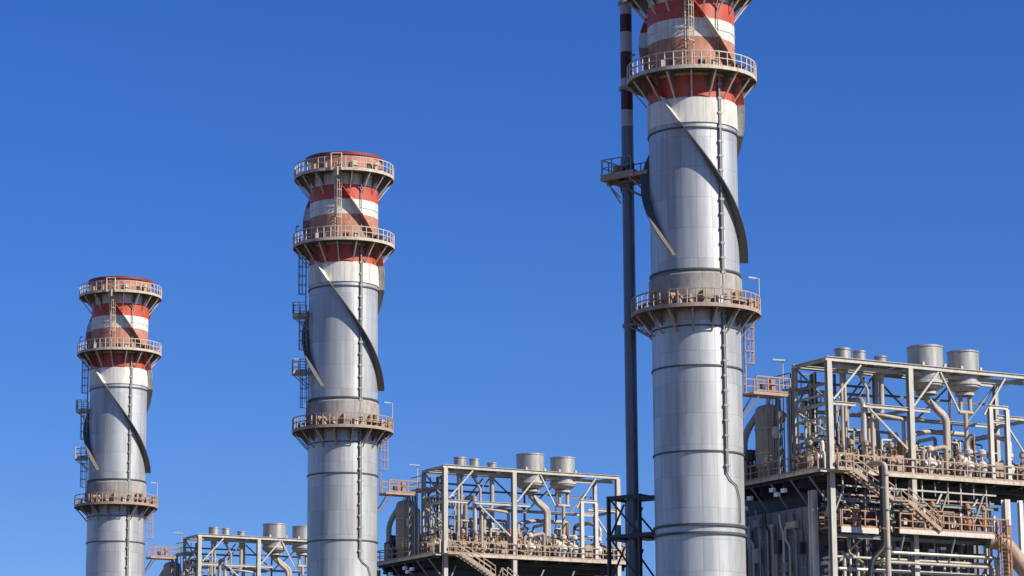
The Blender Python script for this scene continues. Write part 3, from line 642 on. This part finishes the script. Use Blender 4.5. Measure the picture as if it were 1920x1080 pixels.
# horizontal steam drum
sd = Thing('steam_drum', 'long horizontal lagged drum lying along the boiler deck behind the {S}', 'steam drum', (17,3.2,DZ), 'steam drums on the boiler decks')
m = MB(); N = 28; prof = [(0.01,10.6),(0.6,10.75),(0.92,11.1),(1.0,11.5),(1.0,23.5),(0.92,23.9),(0.6,24.25),(0.01,24.4)]
vv = [(x, 3.2+r*math.cos(2*math.pi*i/N), 29.9+r*math.sin(2*math.pi*i/N)) for r,x in prof for i in range(N)]
m.add(vv, [(k*N+i,(k+1)*N+i,(k+1)*N+(i+1)%N,k*N+(i+1)%N) for k in range(len(prof)-1) for i in range(N)], 0, True); sd.part('body', m, 'pipe_lagging')
for u_ in (13.2,17.5,21.8): sd.part('saddle', MB().box((u_-.2,2.3,DZ+.2),(u_+.2,4.1,29.3)), 'tan_steel')
m = MB()
for i,u_ in enumerate((12.2,14.5,16.2,19.1,20.8,22.7)): m.path([(u_,3.2,30.8),(u_,3.2,31.6+0.4*(i%3)),(u_,1.0,31.6+0.4*(i%3)),(u_,1.0,28.5)], 0.13+0.03*(i%2), 10)
sd.part('riser_pipe', m, 'pipe_lagging')

# large pipes on the deck, each a thing
def pipe(pts, r, label, mt='pipe_lagging', copies='BA', name='pipe', group=None, flange=True):
    m = MB().path(pts, r, 12)
    T = Thing(name, label, 'pipe', pts[-1], group, copies)
    T.part('run', m, mt)
    if flange:
        for i in (0, -1):
            p = Vector(pts[i]); q = Vector(pts[1 if i == 0 else -2]); dd = (q-p).normalized()
            T.part('flange', MB().tube(p+dd*0.25, p+dd*0.4, r*1.45, 14), 'tan_steel')
    return T
pipe([(12.0,-4.2,29),(12.0,-4.2,33.6),(12.6,-3.0,34.2),(12.6,-1.2,34.2),(12.6,-1.2,29)], 0.22, 'thick beige pipe looping up beside the cream frame behind the {S}')
pipe([(12.7,-4.3,28.5),(12.7,-4.3,33.0),(15.6,-4.3,32.7),(15.6,-4.3,28.6)], 0.14, 'thinner beige pipe bridging the first frame bay behind the {S}', 'pipe_tan')
pipe([(14.8,-2.2,28.6),(14.8,-2.2,31.9),(11.2,-2.2,31.9),(11.2,-2.2,28.6)], 0.17, 'arched grey pipe low in the first frame bay behind the {S}', 'grey_steel')
pipe([(18.2,-1.6,28.6),(18.2,-1.6,32.0),(20.0,-1.6,32.4),(23.8,-1.6,32.4),(23.8,-1.6,28.6)], 0.2, 'long horizontal header pipe under the large silencers behind the {S}', 'pipe_tan')
pipe([(26.3,-3.6,28.6),(26.3,-3.6,31.8),(25.9,-2.2,32.4),(25.9,0.5,32.4),(25.9,0.5,28.6)], 0.2, 'beige pipe hoop at the far end of the deck behind the {S}')
pipe([(9.3,-2.6,28.6),(9.3,-2.6,30.9),(9.3,0.8,31.6),(9.3,0.8,34.4)], 0.16, 'stepped pale pipe at the deck corner behind the {S}', 'valve_pale')
pipe([(8.3,0.2,28.6),(8.3,0.2,33.0),(8.3,1.6,33.6)], 0.13, 'slim upright pipe touching the domed vessel behind the {S}', 'pipe_lagging', flange=False)
pipe([(17.4,-4.2,28.6),(17.4,-4.2,30.4),(19.6,-4.2,30.9),(19.6,-4.2,28.6)], 0.17, 'low tan pipe bow in the middle bay behind the {S}', 'tan_steel')
pipe([(13.9,1.4,28.6),(13.9,1.4,32.6),(18.6,1.4,32.6),(18.6,1.4,28.6)], 0.12, 'thin goal-shaped pipe above the steam drum behind the {S}', 'cream_steel')

# valves and boxes: one of each kind, then copies across the deck
def valve(p, big, mt, label, group):
    T = Thing('valve', label, 'valve', p, group)
    x,y,z = p; s_ = 0.36 if big else 0.24
    T.part('body', MB().lathe([(s_*.5,z),(s_*.55,z+.5),(s_,z+.75),(s_*1.15,z+1.05),(s_,z+1.35),(s_*.5,z+1.5)], (x,y), 14, caps=True).tube((x-s_*2,y,z+1.0),(x+s_*2,y,z+1.0),s_*.6,12).tube((x-s_*2,y,z+1.0),(x-s_*1.7,y,z+1.0),s_*1.1,12).tube((x+s_*1.7,y,z+1.0),(x+s_*2,y,z+1.0),s_*1.1,12), mt)
    T.part('actuator', MB().tube((x,y,z+1.5),(x,y,z+2.0),s_*.22,8).lathe([(s_*.3,z+1.95),(s_*.9,z+2.05),(s_*.9,z+2.3),(s_*.3,z+2.45)], (x,y), 14, caps=True), mt)
    if not big: T.part('handwheel', MB().torus((x,y-0.35,z+1.6), 0.26, 0.03, 'y').beam((x,y-.35,z+1.6),(x,y,z+1.6),0.04,0.04), 'orange_steel')
    return T
def again(T, spots, rot=None):
    """more copies of the unit C thing at other spots of the deck (registered so that they repeat at the other units too)"""
    for i, (x,y,z) in enumerate(spots):
        r = copy_tree(T.root); N_ = object.__new__(Thing); N_.base = Vector((x,y,z)); N_.label = T.label; N_.copies = T.copies; N_.root = r
        N_.place(r, 'C'); THINGS.append(N_)
DB = DZ+.2
v1 = valve((18.0,-4.3,DB), True, 'valve_pale', 'pale bulky valve among the pipes on the boiler deck behind the {S}', 'pale valves on the boiler decks')
again(v1, [(21.7,-4.3,DB),(22.9,-4.4,DB),(25.9,-4.0,DB),(13.7,-2.4,DB),(20.1,-2.2,DB),(10.2,-1.6,DB)])
v2 = valve((10.6,-4.4,DB), False, 'tan_steel', 'small tan valve with orange handwheel near the deck rail behind the {S}', 'small handwheel valves')
again(v2, [(11.9,-4.5,DB),(14.3,-4.4,DB),(15.3,-3.2,DB),(17.2,-3.6,DB),(20.6,-4.5,DB),(24.6,-3.2,DB),(26.7,-4.5,DB),(9.2,-4.0,DB),(8.3,-1.2,DB),(8.2,-2.6,DB)])
v3 = valve((15.1,-1.4,DB), True, 'valve_blue', 'dark blue valve in the shade deep on the deck behind the {S}', 'dark blue valves')
again(v3, [(12.3,-0.8,DB),(16.4,0.2,DB),(23.2,-0.8,DB)])
def cabinet(p, sz, mt, label, group):
    T = Thing('equipment_cabinet', label, 'cabinet', p, group); x,y,z = p; a_,b_,c_ = sz
    T.part('body', MB().box((x-a_/2,y-b_/2,z+.15),(x+a_/2,y+b_/2,z+c_)), mt)
    T.part('door', MB().box((x-a_*.42,y-b_/2-.03,z+.3),(x+a_*.42,y-b_/2-.003,z+c_-.15)), mt)
    T.part('legs', MB().box((x-a_/2,y-b_/2,z),(x-a_/2+.08,y+b_/2,z+.15)).box((x+a_/2-.08,y-b_/2,z),(x+a_/2,y+b_/2,z+.15)), 'dark_steel')
    return T
cabinet((16.9,-2.7,DB),(1.0,0.7,2.9),'orange_steel','tall rusty orange cabinet by the middle frame column behind the {S}','rusty orange cabinets')
c2 = cabinet((9.9,-3.0,DB),(0.8,0.6,1.5),'tan_steel','waist-high tan cabinet on the boiler deck behind the {S}','tan cabinets')
again(c2, [(12.9,-3.8,DB),(15.0,-4.2,DB),(19.2,-3.2,DB),(24.4,-4.3,DB),(27.2,-3.6,DB),(28.4,-4.2,DB),(10.8,0.4,DB),(7.9,5.6,DB)])
c3 = cabinet((21.4,-3.9,DB),(0.9,0.7,1.9),'valve_pale','pale square cabinet under the second silencer behind the {S}','pale cabinets')
again(c3, [(22.6,-2.6,DB),(23.9,-2.4,DB)])
def manifold(p, L, h, nd, mt, label, copies='BA', sd_=1):
    rg = random.Random(sd_); x,y,z = p
    T = Thing('pipe_manifold', label, 'pipe manifold', p, None, copies)
    T.part('header', MB().tube((x,y,z+h),(x+L,y,z+h),0.19,12).tube((x-.1,y,z+h),(x,y,z+h),.26,12).tube((x+L,y,z+h),(x+L+.1,y,z+h),.26,12), mt)
    for i in range(nd):
        u_ = x+L*(i+.5)/nd+rg.uniform(-.1,.1); dy = rg.choice((-.5,.45)); rr = rg.uniform(.05,.11)
        T.part('branch_pipe', MB().path([(u_,y,z+h),(u_,y,z+h+rg.uniform(.3,.7)),(u_,y+dy,z+h+rg.uniform(.3,.6)),(u_,y+dy,z)], rr, 8), mt)
        if rg.random() < .6: T.part('branch_valve', MB().lathe([(rr,z+h*.5-.22),(rr*2.4,z+h*.5-.12),(rr*2.4,z+h*.5+.12),(rr,z+h*.5+.22)], (u_,y+dy), 10).tube((u_,y+dy,z+h*.5),(u_,y+dy-.35,z+h*.5),.03,6).tube((u_,y+dy-.35,z+h*.5),(u_,y+dy-.38,z+h*.5),.17,10), rg.choice(('orange_steel','tan_steel','dark_steel')))
    for u_ in (x+.3, x+L-.3): T.part('leg', MB().beam((u_,y+.1,z),(u_,y+.1,z+h-.15),.12,.12), 'grey_steel')
manifold((9.3,-3.6,DB), 5.8, 1.25, 9, 'tan_steel', 'front left tan pipe manifold in the first frame bay behind the {S}', sd_=1)
manifold((9.6,-1.5,DB), 5.6, 2.0, 8, 'grey_steel', 'grey pipe manifold deeper in the first frame bay behind the {S}', sd_=2)
manifold((16.6,-3.9,DB), 6.4, 1.1, 9, 'pipe_tan', 'front pipe manifold below the large silencers behind the {S}', sd_=3)
manifold((16.9,-1.0,DB), 6.6, 1.9, 9, 'orange_steel', 'rusty orange pipe manifold below the large silencers behind the {S}', sd_=4)
manifold((25.4,-3.4,DB), 3.6, 1.2, 6, 'tan_steel', 'short tan pipe manifold at the far end of the deck behind the {S}', sd_=5)
manifold((7.7,-4.2,DB), 1.2, 1.0, 3, 'valve_pale', 'tiny pale pipe manifold at the deck corner behind the {S}', sd_=6)
manifold((8.4,5.0,DB), 2.6, 2.4, 6, 'tan_steel', 'tan pipe manifold behind the domed vessel by the {S}', sd_=7)
def tray(p0, p1, w, label):
    T = Thing('cable_tray', label, 'cable tray', p0, None); a_, b_ = Vector(p0), Vector(p1)
    m = MB()
    for k in (-1,1): m.beam(a_+Vector((0,k*w/2,0)), b_+Vector((0,k*w/2,0)), 0.05, 0.1)
    n_ = int((b_-a_).length/0.35)
    for i in range(n_+1): q = a_.lerp(b_, i/n_); m.beam(q-Vector((0,w/2,0)), q+Vector((0,w/2,0)), 0.04, 0.04)
    T.part('rails', m, 'cream_steel'); T.part('cables', MB().beam(a_+Vector((0,0,.04)), b_+Vector((.04,0,.04)), w*.6, 0.06), 'dark_steel')
tray((9.75,-0.9,DB),(9.75,-0.9,36.2),0.5,'upright cable tray climbing the left bay of the frame behind the {S}')
tray((9.75,-0.9,31.2),(27.0,-0.9,31.2),0.6,'long level cable tray crossing the frame behind the {S}')
def skid(p, sz, mt, label):
    T = Thing('equipment_skid', label, 'equipment skid', p); x,y,z = p; a_,b_,c_ = sz; rg = random.Random(int(x*10))
    T.part('base', MB().box((x,y,z),(x+a_,y+b_,z+.2)), 'dark_steel')
    T.part('housing', MB().box((x+.1,y+.1,z+.2),(x+a_*.55,y+b_-.1,z+c_)), mt); T.part('housing', MB().box((x+a_*.6,y+.15,z+.2),(x+a_-.1,y+b_-.15,z+c_*.72)), mt)
    T.part('motor', MB().tube((x+a_*.6,y+b_/2,z+c_*.72+.2),(x+a_-.1,y+b_/2,z+c_*.72+.2),.2,12), 'grey_steel')
    for i in range(4): u_ = x+.3+i*(a_-.6)/3; T.part('riser', MB().path([(u_,y+.05,z+.2),(u_,y-.12,z+.5),(u_,y-.12,z+c_+rg.uniform(.1,.6)),(u_,y+.4,z+c_+rg.uniform(.2,.7))], .06, 8), rg.choice(('tan_steel','valve_pale','orange_steel')))
for p_, z_, m_, l_ in (((9.2,0.1,DB),(2.6,1.2,1.9),'dark_steel','dark low equipment skid deep in the left bay behind the {S}'),((12.2,-0.2,DB),(2.4,1.0,1.6),'tan_steel','tan equipment skid in the left bay behind the {S}'),
    ((15.0,-0.3,DB),(2.8,1.2,2.1),'gallery_dark','dark brown equipment skid by the middle frame column behind the {S}'),((18.4,0.0,DB),(3.0,1.2,1.8),'grey_steel','grey equipment skid under the largest silencer behind the {S}'),
    ((21.9,0.1,DB),(3.0,1.2,2.0),'dark_steel','dark equipment skid right of the second silencer behind the {S}'),((25.6,-1.6,DB),(2.6,1.2,1.5),'tan_steel','tan equipment skid at the far end of the deck behind the {S}'),
    ((7.7,-2.6,DB),(1.3,1.0,1.2),'gallery_dark','small dark equipment skid on the deck corner behind the {S}'),((7.6,4.9,DB),(1.2,1.6,2.0),'dark_steel','dark equipment skid behind the domed vessel by the {S}')): skid(p_, z_, m_, l_)
rg = random.Random(23)
def zig(z_top_lo, z_top_hi, u_lo, u_hi, w_lo, w_hi, z0=DZ+.2):
    u_, w_ = rg.uniform(u_lo,u_hi), rg.uniform(w_lo,w_hi); pts = [(u_,w_,z0)]; z = z0; top = rg.uniform(z_top_lo,z_top_hi)
    while z < top:
        z = min(top, z+rg.uniform(1.0,2.6)); pts.append((u_,w_,z))
        if rg.random() < .5: u_ = min(max(u_+rg.uniform(-1.6,1.6),u_lo),u_hi+1)
        else: w_ = min(max(w_+rg.uniform(-1.0,1.0),w_lo),w_hi+.5)
        pts.append((u_,w_,z+.02))
    pts.append((u_,w_,max(z0,z-rg.uniform(.5,1.6))))
    return pts
for n_, (a_, b_, g_) in enumerate(((8.9,12.0,'left bay'),(12.2,15.6,'second bay'),(16.4,20.0,'third bay'),(20.2,24.0,'fourth bay'),(24.2,27.4,'last bay'))):
    for i in range((17,10,10,10,7)[n_]):
        pts = zig(29.4, 35.4 if n_ == 0 else 32.4, a_, b_, -4.2, 0.6); mt = rg.choice(('tan_steel','pipe_lagging','grey_steel','cream_steel','orange_steel','dark_steel','pipe_tan'))
        T = Thing('small_pipe', 'thin crooked pipe weaving through the %s of the frame behind the {S}' % g_, 'pipe', pts[0], 'thin crooked pipes in the frames', mesh=MB().path(pts, rg.uniform(.045,.11), 8), mats=mt)
# raised inner platform with railing (seen just over the deck rail)
ip = Thing('raised_platform', 'long low railed platform among the pipes on the deck behind the {S}', 'platform', (17,-1,DB), 'raised inner platforms')
m = MB(); m.box((10.0,-0.2,29.6),(24.0,1.6,29.7)); ip.part('floor', m, 'grating_dark')
m = MB(); rail_line(m,(10,-.2,29.7),(24,-.2,29.7),1.1,1.1,0.04); rail_line(m,(10,-.2,29.7),(10,1.6,29.7),1.1,1.1,0.04); ip.part('railing', m, 'orange_steel')
for u_ in (10.1,14.8,19.4,23.9): ip.part('leg', MB().beam((u_,-.1,DB),(u_,-.1,29.6),0.14,0.14), 'tan_steel')

# ------------------------------------------------------------------ front stair and the lower platforms
sr = Thing('staircase', 'tan steel staircase slanting down from the boiler deck behind the {S}', 'staircase', (17.3,-5.9,24.1), 'slanting deck staircases', copies='B')
stairs((9.4,-6.2,28.35), (13.1,-6.2,26.3), 0.9, sr)
m = MB(); m.box((13.1,-6.3,26.2),(14.4,-5.15,26.32)); sr.part('landing', m, 'tan_steel')
stairs((14.4,-6.2,26.25), (17.4,-6.2,24.2), 0.9, sr)
m = MB(); m.box((8.0,-6.3,28.22),(9.4,-5.06,28.34)); rail_line(m,(8.0,-6.3,28.35),(9.4,-6.3,28.35),1.1,0.7,0.04); sr.part('landing', m, 'tan_steel')
p1 = Thing('lower_platform', 'short railed platform left of the big upright pipe below the nearest boiler deck', 'platform', (10.7,-3.6,24.0), copies='')
m = MB(); m.box((9.2,-4.5,23.93),(12.3,-2.0,24.05)); p1.part('floor', m, 'grating_dark')
p1.part('edge_beam', MB().beam((9.1,-4.95,24.05),(12.45,-4.95,24.05),0.1,0.42), 'valve_pale')
for a_, b_ in (((9.2,-4.95,24.25),(12.3,-4.95,24.25)),((9.1,-4.9,24.25),(9.1,-2.0,24.25)),((9.2,-2.0,24.1),(12.3,-2.0,24.1))):
    m = MB(); rail_line(m, a_, b_, 1.25, 1.0, 0.045, 0.15); p1.part('railing', m, 'orange_steel')
p2 = Thing('lower_platform', 'long railed platform right of the big upright pipe, under the stair foot', 'platform', (18.7,-3.6,24.0), copies='')
m = MB(); m.box((13.7,-5.9,23.93),(23.9,-2.0,24.05)); p2.part('floor', m, 'grating_dark')
p2.part('edge_beam', MB().beam((13.6,-6.0,24.02),(24.0,-6.0,24.02),0.1,0.34), 'valve_pale')
for a_, b_, h_ in (((13.7,-6.0,24.2),(23.9,-6.0,24.2),1.15),((13.7,-2.0,24.2),(23.9,-2.0,24.2),1.15),((14.5,-5.0,24.2),(19.5,-5.0,24.2),1.6)):
    m = MB(); rail_line(m, a_, b_, h_, 1.1, 0.045, 0.15); p2.part('railing', m, 'orange_steel')
for u_ in (16.0,19.4,22.6): p2.part('column', MB().beam((u_,-5.9,24.2),(u_,-5.9,25.6 if u_ > 17 else 25.9),0.18,0.18), 'valve_pale')
for u_ in (14.2,18.9,23.4): p2.part('bracket', MB().beam((u_,-5.8,23.8),(u_,-4.9,21.8),0.12,0.12), 'grey_steel')
for k_, (u_,y_) in enumerate(((14.5,-4.0),(16.4,-4.4),(18.3,-3.9),(20.2,-4.3),(22.2,-4.0))):
    x_ = u_
again2 = valve((20.9,-4.9,24.1), False, 'orange_steel', 'orange handwheel valve on the long lower platform', 'valves on the long lower platform'); again2.copies = ''
again(again2, [(17.6,-4.9,24.1),(22.6,-4.6,24.1),(11.0,-4.0,24.1)]); 
for T_ in THINGS[-3:]: T_.copies = ''
# upright beige pipe and a dark one beside it that bends away at its foot
bp = Thing('upright_pipe', 'tall beige upright pipe in front of the nearest boiler, beside a dark bent one', 'pipe', (11.8,-6.9,0), copies='')
bp.part('run', MB().path([(11.8,-6.9,0),(11.8,-6.9,28.75),(11.8,-5.8,29.0),(11.8,-4.4,28.9),(11.8,-4.4,28.5)], 0.21, 18, bend=5), 'pipe_tan')
for z in (28.0,25.4,22.6): bp.part('clamp', MB().ring(0.21,0.28,z-.06,z+.06,(11.8,-6.9),18), 'grey_steel')
bq = Thing('bent_pipe', 'dark upright pipe bending left at its foot, in front of the nearest boiler', 'pipe', (11.35,-7.0,0), copies='')
bq.part('run', MB().path([(11.38,-7.0,28.6),(11.38,-7.0,22.6),(10.3,-6.95,21.6),(10.05,-6.95,20.4),(10.05,-6.95,0)], 0.2, 16, bend=6), 'black_pipe')
for z in (27.0,24.0): bq.part('clamp', MB().ring(0.19,0.25,z-.06,z+.06,(11.38,-6.95),16), 'grey_steel')
# diagonal large duct at far end
dd_ = Thing('sloping_duct', 'fat beige pipe slanting down to the right past the white columns', 'pipe', (27,-6,16), copies='')
dd_.part('run', MB().path([(22.4,-5.4,23.8),(23.7,-5.8,23.6),(27.6,-6.2,18.8),(29.5,-6.2,16.0),(29.5,-6.2,0)], 0.62, 20, bend=5), 'duct_tan')
for a_ in (0.3,0.7):
    c_ = Vector((23.7,-5.8,23.6)).lerp(Vector((27.6,-6.2,18.8)), a_); q_ = (Vector((27.6,-6.2,18.8))-Vector((23.7,-5.8,23.6))).normalized()
    dd_.part('band', MB().tube(c_-q_*.06, c_+q_*.06, 0.67, 20), 'tan_steel')
# white columns
for u_, lab in ((24.35,'thick white column at the right end of the long lower platform'),(25.75,'slimmer white column, second right of the long lower platform'),(8.7,'white column at the casing corner below the nearest boiler deck')):
    w_ = -5.2 if u_ > 20 else -2.05
    T = Thing('steel_column', lab, 'column', (u_,w_,0), copies='')
    T.part('shaft', MB().ibeam((u_,w_,0.3),(u_,w_,27.0 if u_ > 20 else 27.2), 0.5 if u_ < 25 else 0.34, 0.5 if u_ < 25 else 0.3, 0.05, side=(0,1,0)), 'white_paint'); T.part('base_plate', MB().box((u_-.5,w_-.5,0.01),(u_+.5,w_+.5,0.3)), 'concrete')
# orange ladder tower
ol = Thing('caged_ladder', 'rusty orange caged ladder running down from the long lower platform', 'ladder', (23.2,-6.3,0), copies='')
m = MB(); ladder(m, (23.2,-6.1), R_(-90), 0.15, 0.2, 24.3, 0.55, True); ol.part('ladder', m, 'orange_steel')
for s_ in (-1,1): ol.part('post', MB().beam((23.2+s_*0.45,-6.12,0),(23.2+s_*0.45,-6.12,25.2),0.12,0.12), 'orange_steel')
rg = random.Random(31)
for i in range(10):
    w_ = -1.2+i*0.95+rg.uniform(-.2,.2); zt = rg.uniform(24.5,26.8); mt = rg.choice(('pipe_lagging','grey_steel','casing_light','dark_steel','cream_steel'))
    pts = [(8.5,w_,0.5),(8.5,w_,zt-1.5),(8.5,w_+rg.uniform(.3,.6),zt-1.0),(8.5,w_+.5,zt)]
    Thing('wall_pipe', 'slim upright pipe running up the shaded end wall of the nearest boiler casing', 'pipe', pts[0], 'slim pipes on the shaded casing end wall', copies='', mesh=MB().path(pts, rg.uniform(.05,.12), 8), mats=mt)
for i, (w_, z_, a_, b_, mt) in enumerate(((0.4,24.6,1.2,.5,'casing_light'),(2.3,22.9,.7,1.0,'dark_steel'),(4.9,25.1,.9,.6,'grey_steel'),(5.2,22.4,.8,1.1,'casing_light'),(1.3,21.4,.6,.7,'grey_steel'),(-0.6,22.6,.5,.9,'dark_steel'))):
    T = Thing('junction_box', ('long pale','upright dark','small grey','tall pale','low grey','corner dark')[i]+' junction box on the shaded end wall of the nearest boiler casing', 'junction box', (8.5,w_,z_), None, copies='')
    T.part('body', MB().box((8.35,w_-a_/2,z_),(8.7,w_+a_/2,z_+b_)), mt); T.part('door', MB().box((8.31,w_-a_*.4,z_+.08),(8.345,w_+a_*.4,z_+b_-.08)), mt)
for i in range(16):
    u_ = rg.uniform(9.2,23.4); w_ = rg.uniform(-4.4,-2.4); zt = rg.choice((23.3,23.4,26.6,26.9,27.1)); mt = rg.choice(('pipe_lagging','cream_steel','white_paint','tan_steel','grey_steel','dark_steel'))
    du = rg.uniform(-1.5,1.5); pts = [(u_,w_,0.5),(u_,w_,rg.uniform(20.8,22.4)),(u_+du,w_,22.5),(u_+du,w_,zt)]
    Thing('small_pipe', 'thin pipe threading up behind the railed platforms of the nearest boiler', 'pipe', pts[0], 'thin pipes behind the lower platforms', copies='', mesh=MB().path(pts, rg.uniform(.05,.12), 8), mats=mt)
for i in range(9):
    u_ = 9.6+i*1.55; p_ = (u_, -3.9+.3*(i%3), 24.1)
    T = Thing('control_box', 'small box on a post behind the railing of the lower platforms', 'box', p_, 'small boxes on the lower platforms', copies='')
    T.part('post', MB().beam(p_, (p_[0],p_[1],p_[2]+.7), .08, .08), 'grey_steel'); T.part('body', MB().box((p_[0]-.25,p_[1]-.15,p_[2]+.7),(p_[0]+.25,p_[1]+.15,p_[2]+1.2+.2*(i%2))), ('tan_steel','valve_pale','dark_steel')[i%3])
# lower pipe runs: horizontals and uprights in front of the casing
hl = ['topmost','second','third','lowest']
for i,(z,w_,r,u0,u1,mt) in enumerate(((22.5,-5.2,0.14,13.4,23.2,'pipe_lagging'),(22.1,-4.3,0.10,9.0,23.4,'cream_steel'),(21.75,-5.4,0.12,12.6,22.8,'pipe_tan'),(21.2,-4.5,0.14,9.0,23.2,'pipe_lagging'))):
    T = pipe([(u0,w_+1.5,z),(u0,w_,z),(u1,w_,z),(u1,w_,z-3),(u1,w_,1)], r, hl[i]+' horizontal pipe run under the long lower platform', mt, copies='', flange=False)
UV = [(9.3,-3.2,.16,21.8),(9.9,-3.0,.11,22.6),(10.5,-3.3,.14,22.6),(11.2,-3.1,.10,23.6),(11.6,-3.5,.13,22.9),(12.3,-3.2,.15,21.9),(14.4,-3.6,.12,22.9),(15.3,-3.7,.14,22.4),(16.2,-3.6,.12,23.2),(17.0,-3.5,.10,22.7),(18.3,-3.6,.14,23.0),(19.6,-3.5,.12,22.5),(20.8,-3.6,.15,22.9),(21.9,-3.5,.12,22.6)]
for i,(u_,w_,r,z) in enumerate(UV):
    T = pipe([(u_,-1.9,z),(u_,w_,z),(u_,w_,0.5)], r, 'pale upright pipe coming down the front of the nearest boiler casing', ('white_paint','pipe_lagging','cream_steel')[i%3], copies='', name='upright_pipe', group='upright pipes down the front of the nearest casing', flange=False)
# mid-height beams of the access steelwork below the deck
af = Thing('access_steelwork', 'grey braced steelwork under the front of the nearest boiler deck', 'steel frame', (16,-3.3,0), copies='')
for z,w_,m_ in ((26.3,-4.6,'grey_steel'),(26.0,-3.0,'grey_steel'),(23.6,-4.6,'grey_steel'),(22.9,-3.0,'dark_steel')):
    af.part('beam', MB().ibeam((8.8,w_,z),(24.1,w_,z),0.2,0.26,0.03), m_)
for u_ in (9.3,12.6,19.6,22.4):
    af.part('column', MB().ibeam((u_,-3.3,0),(u_,-3.3,DZ-.9),0.22,0.24,0.03), 'grey_steel')
for z,w_,m_ in ((27.35,-4.5,'cream_steel'),(26.75,-4.2,'tan_steel'),(25.2,-3.1,'cream_steel')):
    af.part('beam', MB().beam((9.2,w_,z),(24.0,w_,z),0.1,0.12), m_)
for i in range(12):
    u_ = 9.7+i*1.22; af.part('hanger', MB().beam((u_,-4.45,DZ-.1),(u_,-4.45,26.0+(i*5%3)*.5),0.09,0.09), ('cream_steel','grey_steel','tan_steel')[i%3])
for a_, b_ in (((9.5,-3.4,27.2),(8.9,-3.4,25.2)),((9.8,-3.4,27.2),(12.2,-3.4,24.4)),((14.2,-4.4,27.5),(13.6,-4.4,26.4)),((18.9,-4.4,27.3),(17.8,-4.4,25.5)),((22.3,-4.4,27.0),(21.0,-4.4,25.4)),((12.5,-3.4,24.0),(9.5,-3.4,21.5))):
    af.part('brace', MB().beam(a_, b_, 0.14, 0.14), 'cream_steel')
m = MB()
for i in range(13):
    u_ = 9.4+i*1.15; af.part('pipe_stub', MB().tube((u_,-2.5,27.2),(u_,-2.5,26.4-(i*7%4)*0.25),0.12,8), 'grey_steel')
for i,(u_,z) in enumerate(((10.2,25.4),(11.4,25.9),(15.2,22.9),(18.3,22.9),(19.4,23.1),(21.6,25.6),(9.6,26.6))):
    af.part('light_fitting', MB().box((u_-.25,-3.75,z),(u_+.25,-3.5,z+.2)), 'lamp_head')
# bright fittings under the end of the deck
for i,(w_,z) in enumerate(((5.8,27.0),(3.9,27.3),(4.6,26.6),(0.9,27.6),(0.3,27.2),(-0.6,27.4))):
    dk.part('light_fitting', MB().box((7.0,w_-.25,z-.3),(7.25,w_+.25,z)), 'lamp_head')

spread()
